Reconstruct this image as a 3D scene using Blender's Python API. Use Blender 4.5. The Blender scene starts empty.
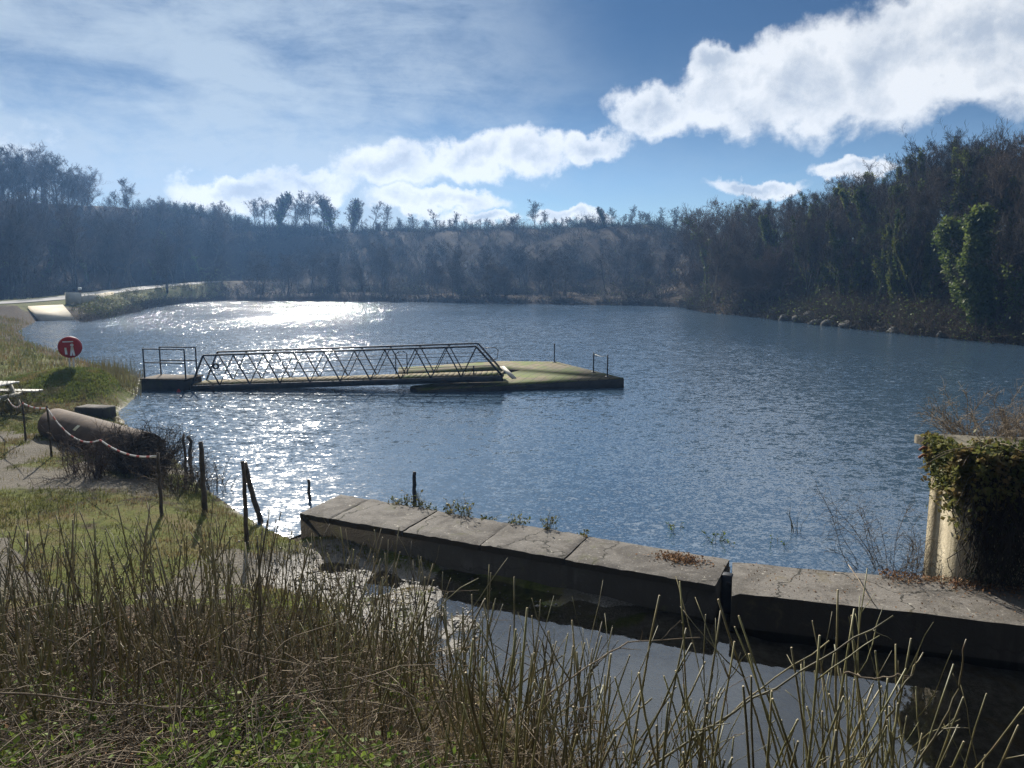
import bpy, math, random
import numpy as np

R = math.radians
rng = np.random.default_rng(7)
random.seed(7)
scene = bpy.context.scene
col = scene.collection

# ------------------------------------------------------------------ camera maths
F = 739.0
PITCH = R(8.2)
CP, SP = math.cos(PITCH), math.sin(PITCH)
CAMZ = 4.0
SUN_AZ, SUN_EL = R(-18.0), R(30.0)

def ray(px, py):
    u = (px - 512) / F; v = (384 - py) / F
    return np.array([u, CP + v * SP, -SP + v * CP])

def at(px, py, z=0.0):
    """point on the level z seen at a pixel of the photograph"""
    d = ray(px, py); t = (z - CAMZ) / d[2]
    return np.array([d[0] * t, d[1] * t, z])

def atd(px, py, dist):
    """point at horizontal distance dist seen at a pixel"""
    d = ray(px, py); t = dist / math.hypot(d[0], d[1])
    return np.array([d[0] * t, d[1] * t, CAMZ + d[2] * t])

def aty(px, py, y):
    """point at depth y seen at a pixel"""
    d = ray(px, py); return d * (y / d[1]) + np.array([0, 0, CAMZ])

# ------------------------------------------------------------------ small numpy noise
def vnoise(x, y, scale=1.0, seed=0):
    x = np.asarray(x, float) * scale; y = np.asarray(y, float) * scale
    xi = np.floor(x).astype(np.int64); yi = np.floor(y).astype(np.int64)
    fx = x - xi; fy = y - yi
    fx = fx * fx * (3 - 2 * fx); fy = fy * fy * (3 - 2 * fy)
    def h(a, b):
        n = (a * 374761393 + b * 668265263 + seed * 974634777) & 0xFFFFFFFF
        n = ((n ^ (n >> 13)) * 1274126177) & 0xFFFFFFFF
        n = n ^ (n >> 16)
        return (n & 0xFFFF) / 65535.0
    a = h(xi, yi); b = h(xi + 1, yi); c = h(xi, yi + 1); d = h(xi + 1, yi + 1)
    return (a * (1 - fx) + b * fx) * (1 - fy) + (c * (1 - fx) + d * fx) * fy

def fbm(x, y, scale=1.0, seed=0, octv=4):
    s = 0; a = .5
    for k in range(octv):
        s = s + a * vnoise(x, y, scale * 2 ** k, seed + k); a *= .5
    return s

def sstep(a, b, x):
    t = np.clip((x - a) / (b - a), 0, 1)
    return t * t * (3 - 2 * t)

# ------------------------------------------------------------------ mesh builder
class MB:
    def __init__(s):
        s.v = []; s.f = []; s.n = 0; s.mi = []
    def add(s, V, Fc, m=0):
        V = np.asarray(V, float).reshape(-1, 3); Fc = np.asarray(Fc, np.int64)
        if len(V) == 0 or len(Fc) == 0: return
        s.v.append(V); s.f.append(Fc + s.n); s.n += len(V); s.mi.append(np.full(len(Fc), m, np.int32))
    def mesh(s, name):
        me = bpy.data.meshes.new(name)
        V = np.concatenate(s.v)
        lt = np.concatenate([np.full(len(f), f.shape[1], np.int32) for f in s.f])
        lv = np.concatenate([f.reshape(-1) for f in s.f]).astype(np.int32)
        ls = np.concatenate([[0], np.cumsum(lt)[:-1]]).astype(np.int32)
        me.vertices.add(len(V)); me.vertices.foreach_set('co', V.astype(np.float32).reshape(-1))
        me.loops.add(len(lv)); me.loops.foreach_set('vertex_index', lv)
        me.polygons.add(len(lt)); me.polygons.foreach_set('loop_start', ls); me.polygons.foreach_set('loop_total', lt)
        me.polygons.foreach_set('material_index', np.concatenate(s.mi))
        me.update(calc_edges=True)
        return me
    def build(s, name, mat, parent=None, smooth=False, loc=None):
        me = s.mesh(name)
        for m in (mat if isinstance(mat, (list, tuple)) else [mat]): me.materials.append(m)
        if smooth: me.polygons.foreach_set('use_smooth', np.ones(len(me.polygons), bool))
        o = bpy.data.objects.new(name, me); col.objects.link(o)
        if parent is not None: o.parent = parent
        if loc is not None: o.location = loc
        return o
    # --- shapes
    def box(s, c, size, rz=0.0, m=0, bev=0.0):
        c = np.asarray(c, float); hx, hy, hz = np.asarray(size, float) / 2
        ca, sa = math.cos(rz), math.sin(rz)
        if bev > 0:
            b = bev
            ring = [(-hx + b, -hy), (hx - b, -hy), (hx, -hy + b), (hx, hy - b), (hx - b, hy), (-hx + b, hy), (-hx, hy - b), (-hx, -hy + b)]
            inn = [(x * (1 - b / hx), y * (1 - b / hy)) for x, y in ring]
            rings = [(inn, -hz), (ring, -hz + b), (ring, hz - b), (inn, hz)]
            V = [(x, y, z) for rg, z in rings for x, y in rg]
            V = np.array(V); Fq = []
            for k in range(3):
                for i in range(8):
                    j = (i + 1) % 8; Fq.append((k * 8 + i, k * 8 + j, k * 8 + 8 + j, k * 8 + 8 + i))
            V2 = np.stack([V[:, 0] * ca - V[:, 1] * sa, V[:, 0] * sa + V[:, 1] * ca, V[:, 2]], 1) + c
            n0 = s.n; s.add(V2, Fq, m)
            s.f.append(np.array([[n0 + i for i in range(7, -1, -1)], [n0 + 24 + i for i in range(8)]])); s.mi.append(np.full(2, m, np.int32))
            return
        V = np.array([(x, y, z) for z in (-hz, hz) for x, y in ((-hx, -hy), (hx, -hy), (hx, hy), (-hx, hy))])
        V = np.stack([V[:, 0] * ca - V[:, 1] * sa, V[:, 0] * sa + V[:, 1] * ca, V[:, 2]], 1) + c
        s.add(V, [(0, 3, 2, 1), (4, 5, 6, 7), (0, 1, 5, 4), (1, 2, 6, 5), (2, 3, 7, 6), (3, 0, 4, 7)], m)
    def bar(s, a, b, w, h=None, m=0):
        """square section bar from a to b"""
        a = np.asarray(a, float); b = np.asarray(b, float); h = h or w
        d = b - a; L = np.linalg.norm(d); d = d / L
        up = np.array([0, 0, 1.]) if abs(d[2]) < .95 else np.array([1., 0, 0])
        x = np.cross(d, up); x /= np.linalg.norm(x); y = np.cross(x, d)
        q = [(-w / 2, -h / 2), (w / 2, -h / 2), (w / 2, h / 2), (-w / 2, h / 2)]
        V = [p + x * i + y * j for p in (a, b) for i, j in q]
        s.add(V, [(0, 1, 2, 3), (7, 6, 5, 4), (0, 4, 5, 1), (1, 5, 6, 2), (2, 6, 7, 3), (3, 7, 4, 0)], m)
    def tube(s, P, r, sides=6, m=0, cap=True, capm=None):
        P = np.asarray(P, float); n = len(P); r = np.broadcast_to(np.asarray(r, float), (n,))
        T = np.gradient(P, axis=0); T /= np.linalg.norm(T, axis=1)[:, None] + 1e-9
        ref = np.array([0, 0, 1.]) if abs(T[0][2]) < .8 else np.array([1., 0, 0])
        X = np.cross(T, ref); X /= np.linalg.norm(X, axis=1)[:, None] + 1e-9
        Y = np.cross(T, X)
        a = np.arange(sides) * 2 * math.pi / sides
        V = P[:, None, :] + r[:, None, None] * (np.cos(a)[None, :, None] * X[:, None, :] + np.sin(a)[None, :, None] * Y[:, None, :])
        i = np.arange(n - 1)[:, None] * sides; j = np.arange(sides)[None, :]; k = (j + 1) % sides
        Fq = np.stack([i + j, i + k, i + sides + k, i + sides + j], -1).reshape(-1, 4)
        n0 = s.n; s.add(V.reshape(-1, 3), Fq, m)
        if cap:
            s.f.append(np.array([list(range(n0 + sides - 1, n0 - 1, -1)), list(range(n0 + (n - 1) * sides, n0 + n * sides))]))
            s.mi.append(np.array([m, m if capm is None else capm], np.int32))
    def segs(s, A, B, ra, rb, sides=3, m=0):
        """many little tapered prisms at once"""
        A = np.asarray(A, float); B = np.asarray(B, float); N = len(A)
        if N == 0: return
        ra = np.broadcast_to(ra, (N,)); rb = np.broadcast_to(rb, (N,))
        d = B - A; d = d / (np.linalg.norm(d, axis=1)[:, None] + 1e-9)
        ref = np.where(np.abs(d[:, 2:3]) < .9, np.array([[0, 0, 1.]]), np.array([[1., 0, 0]]))
        X = np.cross(d, ref); X /= np.linalg.norm(X, axis=1)[:, None] + 1e-9
        Y = np.cross(d, X)
        a = np.arange(sides) * 2 * math.pi / sides + .3
        off = np.cos(a)[None, :, None] * X[:, None, :] + np.sin(a)[None, :, None] * Y[:, None, :]
        V = np.concatenate([A[:, None] + off * ra[:, None, None], B[:, None] + off * rb[:, None, None]], 1)
        j = np.arange(sides); k = (j + 1) % sides
        q = np.stack([j, k, sides + k, sides + j], 1)
        Fq = (np.arange(N)[:, None, None] * (2 * sides) + q[None]).reshape(-1, 4)
        s.add(V.reshape(-1, 3), Fq, m)
    def leaves(s, C, size, r, up=.35, m=0, aspect=.62):
        """leaf shaped faces (two halves folded on the midrib)"""
        C = np.asarray(C, float); N = len(C)
        if N == 0: return
        size = np.broadcast_to(size, (N,))
        d = r.normal(size=(N, 3)); d[:, 2] += up * .2; d /= np.linalg.norm(d, axis=1)[:, None]
        nn = r.normal(size=(N, 3)); nn[:, 2] += up * 3
        X = np.cross(d, nn); X /= np.linalg.norm(X, axis=1)[:, None] + 1e-9
        Nn = np.cross(X, d)
        L = size[:, None]; W = L * aspect * .5
        tip = C + d * L; m0 = C + d * L * .42 - Nn * L * .08
        a = C + d * L * .4 + X * W; b = C + d * L * .4 - X * W
        V = np.stack([C, a, tip, m0, b], 1).reshape(-1, 3)
        base = np.arange(N)[:, None] * 5
        Fq = np.concatenate([base + np.array([[0, 1, 2, 3]]), base + np.array([[0, 3, 2, 4]])])
        s.add(V, Fq, m)
    def prism(s, poly, z0, z1, m=0, mtop=None):
        poly = np.asarray(poly, float); n = len(poly)
        z0 = np.broadcast_to(z0, (n,)); z1 = np.broadcast_to(z1, (n,))
        V = np.concatenate([np.column_stack([poly, z0]), np.column_stack([poly, z1])])
        n0 = s.n
        s.add(V, [(i, (i + 1) % n, n + (i + 1) % n, n + i) for i in range(n)], m)
        s.f.append(np.array([list(range(n0 + n - 1, n0 - 1, -1)), list(range(n0 + n, n0 + 2 * n))]))
        s.mi.append(np.array([m, m if mtop is None else mtop], np.int32))

def tag(o, label=None, cat=None, group=None, kind=None):
    if label: o['label'] = label
    if cat: o['category'] = cat
    if group: o['group'] = group
    if kind: o['kind'] = kind
    return o

def empty(name, loc=(0, 0, 0), rz=0.0):
    o = bpy.data.objects.new(name, None); col.objects.link(o)
    o.location = loc; o.rotation_euler = (0, 0, rz); o.empty_display_size = .2
    return o

def copy_tree(o):
    c = o.copy(); col.objects.link(c)
    for ch in [x for x in bpy.data.objects if x.parent == o]:
        d = ch.copy(); col.objects.link(d); d.parent = c
    return c

# ------------------------------------------------------------------ materials
class NT:
    def __init__(s, tree): s.t = tree; s.n = tree.nodes; s.l = tree.links
    def new(s, typ, **kw):
        n = s.n.new(typ)
        for k, v in kw.items(): setattr(n, k, v)
        return n
    def set(s, sock, v):
        if isinstance(v, bpy.types.NodeSocket): s.l.new(v, sock)
        else: sock.default_value = v
    def math(s, op, a, b=None, c=None, clamp=False):
        n = s.new('ShaderNodeMath', operation=op, use_clamp=clamp)
        for i, v in enumerate((a, b, c)):
            if v is not None: s.set(n.inputs[i], v)
        return n.outputs[0]
    def vmath(s, op, a, b=None, scale=None):
        n = s.new('ShaderNodeVectorMath', operation=op)
        s.set(n.inputs[0], a)
        if b is not None: s.set(n.inputs[1], b)
        if scale is not None: s.set(n.inputs['Scale'], scale)
        return n.outputs['Value'] if op in ('DOT_PRODUCT', 'LENGTH') else n.outputs[0]
    def noise(s, vec, scale, detail=3.0, rough=.5, dist=0.0, out='Fac'):
        n = s.new('ShaderNodeTexNoise'); s.set(n.inputs['Vector'], vec)
        n.inputs['Scale'].default_value = scale; n.inputs['Detail'].default_value = detail
        n.inputs['Roughness'].default_value = rough; n.inputs['Distortion'].default_value = dist
        return n.outputs[out] if out == 'Fac' else n.outputs['Color']
    def mapr(s, v, a, b, c=0.0, d=1.0, smooth=True):
        n = s.new('ShaderNodeMapRange', interpolation_type='SMOOTHSTEP' if smooth else 'LINEAR', clamp=True)
        s.set(n.inputs[0], v); s.set(n.inputs[1], a); s.set(n.inputs[2], b); s.set(n.inputs[3], c); s.set(n.inputs[4], d)
        return n.outputs[0]
    def mix(s, f, a, b, typ='MIX'):
        n = s.new('ShaderNodeMix', data_type='RGBA', blend_type=typ)
        s.set(n.inputs[0], f)
        for i, v in ((6, a), (7, b)):
            if not isinstance(v, bpy.types.NodeSocket): v = (*v[:3], 1.0)
            s.set(n.inputs[i], v)
        return n.outputs[2]
    def mapping(s, vec, scale=(1, 1, 1), loc=(0, 0, 0), rot=(0, 0, 0)):
        n = s.new('ShaderNodeMapping'); s.set(n.inputs[0], vec)
        n.inputs['Scale'].default_value = scale; n.inputs['Location'].default_value = loc; n.inputs['Rotation'].default_value = rot
        return n.outputs[0]

def new_mat(name):
    m = bpy.data.materials.new(name); m.use_nodes = True
    t = NT(m.node_tree); b = t.n['Principled BSDF']
    return m, t, b

def noisy(name, c1, c2, scale=6.0, rough=.85, bump=.0, bscale=30.0, detail=5.0, c3=None, s3=1.3, t3=(.55, .75), spec=.12, transl=0.0, metal=0.0, rnd=0.0, bdist=.02):
    m, t, b = new_mat(name)
    co = t.new('ShaderNodeTexCoord').outputs['Object']
    f = t.mapr(t.noise(co, scale, detail, .6), .3, .7)
    c = t.mix(f, c1, c2)
    if c3: c = t.mix(t.mapr(t.noise(co, s3, 5, .65, .3), t3[0], t3[1]), c, c3)
    if rnd:
        oi = t.new('ShaderNodeObjectInfo').outputs['Random']
        hs = t.new('ShaderNodeHueSaturation'); t.set(hs.inputs['Color'], c)
        t.set(hs.inputs['Value'], t.mapr(oi, 0, 1, 1 - rnd, 1 + rnd, False))
        t.set(hs.inputs['Hue'], t.mapr(t.math('FRACT', t.math('MULTIPLY', oi, 7.31)), 0, 1, .5 - .035 * rnd, .5 + .035 * rnd, False))
        c = hs.outputs[0]
    t.set(b.inputs['Base Color'], c); b.inputs['Roughness'].default_value = rough
    b.inputs['Specular IOR Level'].default_value = spec; b.inputs['Metallic'].default_value = metal
    if bump:
        bp = t.new('ShaderNodeBump'); bp.inputs['Strength'].default_value = bump; bp.inputs['Distance'].default_value = bdist
        t.set(bp.inputs['Height'], t.noise(co, bscale, 6, .65)); t.l.new(bp.outputs[0], b.inputs['Normal'])
    if transl:
        tr = t.new('ShaderNodeBsdfTranslucent'); t.set(tr.inputs[0], c)
        ms = t.new('ShaderNodeMixShader'); ms.inputs[0].default_value = transl
        t.l.new(b.outputs[0], ms.inputs[1]); t.l.new(tr.outputs[0], ms.inputs[2])
        t.l.new(ms.outputs[0], t.n['Material Output'].inputs[0])
    return m

M = {}
M['bark'] = noisy('grey_brown_bark', (.085, .070, .052), (.15, .125, .095), 5, .9, .3, 20, rnd=.3)
M['bark_ridge'] = noisy('dark_bark', (.06, .05, .04), (.10, .085, .065), 5, .9, rnd=.3)
M['twig'] = noisy('brown_twigs', (.058, .045, .033), (.105, .080, .058), .6, .85, rnd=.35)
M['twig_pale'] = noisy('tan_twigs', (.095, .07, .048), (.155, .115, .08), .6, .85, rnd=.3)
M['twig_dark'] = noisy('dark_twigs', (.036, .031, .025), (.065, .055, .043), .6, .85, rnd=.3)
M['ivy'] = noisy('ivy_leaves', (.045, .07, .016), (.135, .165, .038), .7, .62, transl=.4, spec=.2, rnd=.2)
M['ivy_shaded2'] = noisy('dark_far_leaf', (.018, .026, .010), (.045, .055, .022), 3, .7, transl=.15, spec=.15)
M['ivy_olive'] = noisy('olive_ivy_leaves', (.07, .095, .02), (.20, .215, .05), .8, .6, transl=.45, spec=.2, rnd=.25)
M['ivy_bright'] = noisy('bright_ivy_leaves', (.06, .095, .02), (.145, .175, .042), .9, .6, transl=.42, spec=.2)
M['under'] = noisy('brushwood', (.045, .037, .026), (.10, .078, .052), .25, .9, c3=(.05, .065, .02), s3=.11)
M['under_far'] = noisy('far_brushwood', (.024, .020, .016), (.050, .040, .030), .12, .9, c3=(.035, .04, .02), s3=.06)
M['stem'] = noisy('olive_stem_bark', (.075, .07, .027), (.20, .175, .072), 7, .55, .2, 120, c3=(.13, .07, .042), s3=3, spec=.45, rnd=.45, bdist=.003)
M['stem_brown'] = noisy('brown_stem_bark', (.075, .064, .034), (.22, .19, .10), 7, .6, .2, 120, c3=(.10, .055, .035), s3=3, spec=.4, rnd=.5, bdist=.003)
M['stem_dead'] = noisy('dead_stem_bark', (.13, .10, .07), (.26, .21, .15), 9, .8)
M['cut'] = noisy('cut_wood_end', (.36, .30, .19), (.48, .40, .26), 40, .8)
M['bramble'] = noisy('bramble_leaf', (.06, .105, .02), (.20, .26, .05), 3.0, .6, transl=.45, spec=.12, c3=(.23, .17, .045), s3=2.3, t3=(.58, .7))
M['dead_leaf'] = noisy('dead_leaf', (.14, .07, .035), (.27, .16, .08), 9, .8, transl=.12)
M['straw'] = noisy('dry_straw', (.26, .20, .11), (.42, .34, .20), 4, .8, transl=.15)
M['grass'] = noisy('grass_blade', (.045, .075, .014), (.13, .155, .035), .8, .6, transl=.3, c3=(.22, .19, .07), s3=.5, t3=(.5, .68))
M['turf'] = noisy('bright_turf_blade', (.085, .115, .022), (.18, .20, .048), .7, .7, transl=.4, c3=(.19, .15, .065), s3=1.1, t3=(.5, .66))
M['grass2'] = noisy('tufty_blade', (.065, .08, .018), (.145, .145, .042), .9, .7, transl=.35, c3=(.17, .125, .065), s3=.7, t3=(.44, .6))
M['reed'] = noisy('reed_stem', (.11, .10, .045), (.21, .18, .09), 2, .8, transl=.15, c3=(.06, .09, .03), s3=.9)
M['post'] = noisy('weathered_post', (.055, .045, .036), (.13, .105, .08), 9, .9, .4, 60)
M['rust'] = noisy('rusty_brown_pipe', (.062, .043, .031), (.11, .078, .056), 2.5, .8, .4, 14, c3=(.035, .025, .02), s3=1.2, rnd=0)
M['pipe_in'] = noisy('pipe_inside', (.045, .034, .028), (.08, .06, .05), 4, .9)
M['metal'] = noisy('galvanised_steel', (.10, .10, .105), (.17, .17, .175), 5, .5, c3=(.12, .075, .05), s3=1.5, t3=(.6, .75), metal=.6)
M['metal_dark'] = noisy('dark_painted_steel', (.035, .037, .042), (.06, .062, .066), 4, .55, c3=(.09, .05, .03), s3=2)
M['moss_deck'] = noisy('mossy_deck', (.115, .092, .052), (.20, .16, .095), 2.2, .9, .5, 12, c3=(.095, .11, .028), s3=1.1, t3=(.5, .64))
def deck_mat():
    m = noisy('mossy_boards', (.085, .070, .040), (.155, .125, .075), 2.2, .9, .5, 12, c3=(.075, .092, .022), s3=1.1, t3=(.45, .6)); t = NT(m.node_tree); b = t.n['Principled BSDF']
    co = t.new('ShaderNodeTexCoord').outputs['Object']; x = t.new('ShaderNodeSeparateXYZ'); t.l.new(t.mapping(co, rot=(0, 0, .36)), x.inputs[0])
    f = t.math('LESS_THAN', t.math('FRACT', t.math('MULTIPLY', x.outputs[0], 3.0)), .07)
    old = b.inputs['Base Color'].links[0].from_socket; t.set(b.inputs['Base Color'], t.mix(f, old, (.02, .017, .012))); return m
M['deck'] = deck_mat()
M['hull'] = noisy('dark_hull', (.022, .022, .024), (.045, .042, .04), 3, .7, c3=(.05, .055, .03), s3=2)
M['wood_pale'] = noisy('pale_wood', (.42, .39, .33), (.58, .55, .48), 5, .75, .2, 40)
M['wood_table'] = noisy('sun_bleached_board', (.50, .47, .41), (.66, .63, .56), 5, .6, .2, 40)
M['red'] = noisy('red_plastic', (.33, .03, .03), (.42, .045, .04), 3, .5, transl=.2)
M['white'] = noisy('white_paint', (.72, .72, .72), (.82, .82, .82), 3, .5)
M['tape'] = None
M['rock'] = noisy('grey_rock', (.06, .058, .052), (.15, .145, .13), 1.6, .9, .5, 7, c3=(.06, .075, .03), s3=.9)
M['pale_concrete'] = noisy('pale_concrete', (.40, .37, .30), (.52, .485, .40), 2, .9, .2, 30)
M['slip'] = noisy('slip_concrete', (.33, .29, .22), (.45, .40, .31), .5, .9)
M['road'] = noisy('worn_road', (.13, .127, .12), (.20, .195, .185), .3, .8, c3=(.10, .097, .09), s3=.12)

def concrete(name, base, dark, light, moss, grime_shade=False):
    m, t, b = new_mat(name)
    co = t.new('ShaderNodeTexCoord').outputs['Object']
    geo = t.new('ShaderNodeNewGeometry')
    c = t.mix(t.mapr(t.noise(co, 1.7, 7, .7, .6), .40, .60), dark, base)
    c = t.mix(t.mapr(t.noise(co, 26, 5, .7), .56, .72), c, light)
    c = t.mix(t.mapr(t.noise(co, 7, 4, .55, 1.0), .66, .70), c, (light[0] * 1.15, light[1] * 1.15, light[2] * 1.1))
    if grime_shade:
        vo = t.new('ShaderNodeTexVoronoi', feature='DISTANCE_TO_EDGE'); t.set(vo.inputs['Vector'], t.vmath('ADD', co, t.vmath('SCALE', t.noise(co, 3, 4, .6, out='Color'), scale=.45))); vo.inputs['Scale'].default_value = .75
        c = t.mix(t.mapr(vo.outputs['Distance'], .004, .012, 1.0, 0.0), c, (.03, .028, .022))
    c = t.mix(t.mapr(t.noise(co, 70, 3, .6), .62, .7), c, (dark[0] * .45, dark[1] * .45, dark[2] * .42))
    # water runs: noise stretched along the height
    st = t.noise(t.mapping(co, (5.5, 5.5, .35)), 1.0, 5, .65)
    nz = t.new('ShaderNodeSeparateXYZ'); t.l.new(geo.outputs['True Normal'], nz.inputs[0])
    side = t.math('SUBTRACT', 1.0, t.math('ABSOLUTE', nz.outputs[2]), clamp=True)
    c = t.mix(t.math('MULTIPLY', t.mapr(st, .45, .66), side), c, (dark[0] * .55, dark[1] * .55, dark[2] * .5))
    if grime_shade: c = t.mix(t.math('MULTIPLY', t.mapr(side, .3, .8), t.mapr(t.noise(co, 1.1, 5, .6), .25, .6, .55, .95)), c, (.06, .052, .04))  # upright faces darkened: algae stain plus shade put into the colour
    c = t.mix(t.math('MULTIPLY', t.mapr(t.noise(co, 2.4, 6, .7, .5), .56, .72), .75), c, moss)
    t.set(b.inputs['Base Color'], c)
    b.inputs['Roughness'].default_value = .9; b.inputs['Specular IOR Level'].default_value = .15
    bp = t.new('ShaderNodeBump'); bp.inputs['Strength'].default_value = .55; bp.inputs['Distance'].default_value = .02
    t.set(bp.inputs['Height'], t.math('ADD', t.noise(co, 34, 6, .7), t.math('MULTIPLY', t.noise(co, 4, 5, .6), 1.5)))
    t.l.new(bp.outputs[0], b.inputs['Normal'])
    return m
M['dam'] = concrete('weathered_concrete', (.140, .127, .112), (.080, .071, .062), (.25, .232, .20), (.085, .085, .04), True)
M['dam_right'] = concrete('lichened_concrete', (.155, .14, .122), (.09, .08, .068), (.27, .25, .22), (.12, .10, .06), True)
M['abut'] = concrete('buff_concrete', (.42, .365, .26), (.30, .255, .175), (.48, .42, .31), (.27, .225, .15))
M['abut_top'] = concrete('grey_capping', (.16, .14, .105), (.10, .088, .065), (.23, .205, .16), (.085, .08, .035))

# barrier tape: white with red bands along the run
def tape_mat():
    m, t, b = new_mat('barrier_tape')
    uv = t.new('ShaderNodeAttribute'); uv.attribute_name = 'run'
    w = t.math('FRACT', t.math('MULTIPLY', uv.outputs['Fac'], 2.2))
    c = t.mix(t.math('GREATER_THAN', w, .68), (.72, .70, .68), (.50, .12, .09))
    t.set(b.inputs['Base Color'], c); b.inputs['Roughness'].default_value = .5
    tr = t.new('ShaderNodeBsdfTranslucent'); t.set(tr.inputs[0], c)
    ms = t.new('ShaderNodeMixShader'); ms.inputs[0].default_value = .3
    t.l.new(b.outputs[0], ms.inputs[1]); t.l.new(tr.outputs[0], ms.inputs[2]); t.l.new(ms.outputs[0], t.n['Material Output'].inputs[0])
    return m
M['tape'] = tape_mat()

# terrain: zones painted per vertex (grass, gravel, wet, litter) and broken up with noise
def terrain_mat():
    m, t, b = new_mat('ground_cover')
    co = t.new('ShaderNodeTexCoord').outputs['Object']
    at_ = t.new('ShaderNodeAttribute'); at_.attribute_name = 'zone'
    sp = t.new('ShaderNodeSeparateColor'); t.l.new(at_.outputs['Color'], sp.inputs[0])
    g, gv, wet = sp.outputs[0], sp.outputs[1], sp.outputs[2]
    n1 = t.noise(co, 1.3, 6, .65, .3); n2 = t.noise(co, 9, 6, .7); n3 = t.noise(co, 45, 4, .7)
    litter = t.mix(t.mapr(n2, .35, .65), (.030, .024, .017), (.070, .053, .036))
    grass = t.mix(t.mapr(n2, .3, .7), (.06, .07, .02), (.12, .13, .038))
    grass = t.mix(t.mapr(n1, .45, .7), grass, (.125, .10, .05))
    gravel = t.mix(t.mapr(n3, .35, .65), (.085, .075, .06), (.20, .18, .15))
    gravel = t.mix(t.mapr(n1, .5, .68), gravel, (.11, .095, .065))
    mud = t.mix(t.mapr(n2, .35, .65), (.065, .056, .044), (.150, .133, .110))
    mud = t.mix(t.mapr(n1, .56, .66), mud, (.085, .06, .03))
    nn = t.math('MULTIPLY', t.math('SUBTRACT', n1, .5), 1.6)
    c = t.mix(t.mapr(t.math('ADD', g, nn), .35, .65), litter, grass)
    c = t.mix(t.mapr(t.math('ADD', gv, nn), .35, .65), c, gravel)
    wm = t.mapr(t.math('ADD', wet, t.math('MULTIPLY', nn, .6)), .35, .65)
    c = t.mix(wm, c, mud)
    t.set(b.inputs['Base Color'], c)
    t.set(b.inputs['Roughness'], t.mapr(wm, 0, 1, .92, .55, False))
    t.set(b.inputs['Specular IOR Level'], t.mapr(wm, 0, 1, .03, .34, False))
    bp = t.new('ShaderNodeBump'); bp.inputs['Strength'].default_value = .8; bp.inputs['Distance'].default_value = .05
    t.set(bp.inputs['Height'], t.math('ADD', n2, t.math('MULTIPLY', n3, .5)))
    t.l.new(bp.outputs[0], b.inputs['Normal'])
    return m
M['terrain'] = terrain_mat()

def ripple_normal(t, layers, modscale=.06, lee=False):
    geo = t.new('ShaderNodeNewGeometry')
    pos = geo.outputs['Position']
    tot = None
    for sx, sy, sc, amp, rot, det in layers:
        n = t.noise(t.mapping(pos, (sx, sy, 1), rot=(0, 0, rot)), sc, det, .55, out='Color')
        v = t.vmath('MULTIPLY', t.vmath('SUBTRACT', n, (.5, .5, .5)), (amp, amp, 0))
        tot = v if tot is None else t.vmath('ADD', tot, v)
    mod = t.mapr(t.noise(t.mapping(pos, (1, .45, 1)), modscale, 3, .55), .32, .68, .55, 1.25)
    if lee:   # sheltered water under the near bank, wind further out
        sp = t.new('ShaderNodeSeparateXYZ'); t.l.new(pos, sp.inputs[0]); mod = t.math('MULTIPLY', mod, t.mapr(sp.outputs[1], 14, 62, .66, 1.2))
    tot = t.vmath('SCALE', tot, scale=mod)
    return t.vmath('NORMALIZE', t.vmath('ADD', tot, (0, 0, 1)))

def lake_mat():
    m, t, b = new_mat('rippled_lake_water')
    n = ripple_normal(t, [(.7, 1.0, 1.1, .16, .25, 2), (.65, 1, 4.2, .50, -.2, 2), (.7, 1, 11.0, .72, .1, 2), (.8, 1, 27.0, .50, .4, 1)], lee=True)
    b.inputs['Base Color'].default_value = (.038, .068, .104, 1)
    b.inputs['Roughness'].default_value = .11; b.inputs['IOR'].default_value = 2.0
    t.l.new(n, b.inputs['Normal'])
    return m
M['lake'] = lake_mat()

def pool_mat():
    m, t, b = new_mat('shallow_pool_water')
    n = ripple_normal(t, [(1, 1, 2.2, .035, .3, 2), (1, 1, 9.0, .03, -.2, 2)], .4)
    fr = t.new('ShaderNodeFresnel'); fr.inputs['IOR'].default_value = 1.75; t.l.new(n, fr.inputs['Normal'])
    gl = t.new('ShaderNodeBsdfGlossy'); gl.inputs['Roughness'].default_value = .03; t.l.new(n, gl.inputs['Normal'])
    tr = t.new('ShaderNodeBsdfTransparent'); tr.inputs[0].default_value = (.84, .82, .76, 1)
    ms = t.new('ShaderNodeMixShader'); t.l.new(fr.outputs[0], ms.inputs[0])
    t.l.new(tr.outputs[0], ms.inputs[1]); t.l.new(gl.outputs[0], ms.inputs[2])
    t.l.new(ms.outputs[0], t.n['Material Output'].inputs[0])
    return m
M['pool'] = pool_mat()

# ------------------------------------------------------------------ layout of water, wall and ground
WALL_TOP, POOL_Z = .40, -.06
WD = np.array([.918, -.395])                       # direction of the dam wall
NA = at(300, 512, WALL_TOP)[:2]                    # near left corner of its top
NB = at(715, 583.5, WALL_TOP)[:2]
FA = at(341, 494, WALL_TOP)[:2]                    # far left corner
FB = at(730.5, 559.2, WALL_TOP)[:2]
NR = at(732, 591, WALL_TOP - .02)[:2]; FR = at(732.5, 560.5, WALL_TOP - .02)[:2]
NC = at(1024, 624, WALL_TOP - .02)[:2]; ND = NC + (NC - NR) / np.linalg.norm(NC - NR) * 5.0
FC = at(920, 578, WALL_TOP - .02)[:2]; FD = FC + (NC - NR) / np.linalg.norm(NC - NR) * 5.5

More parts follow.
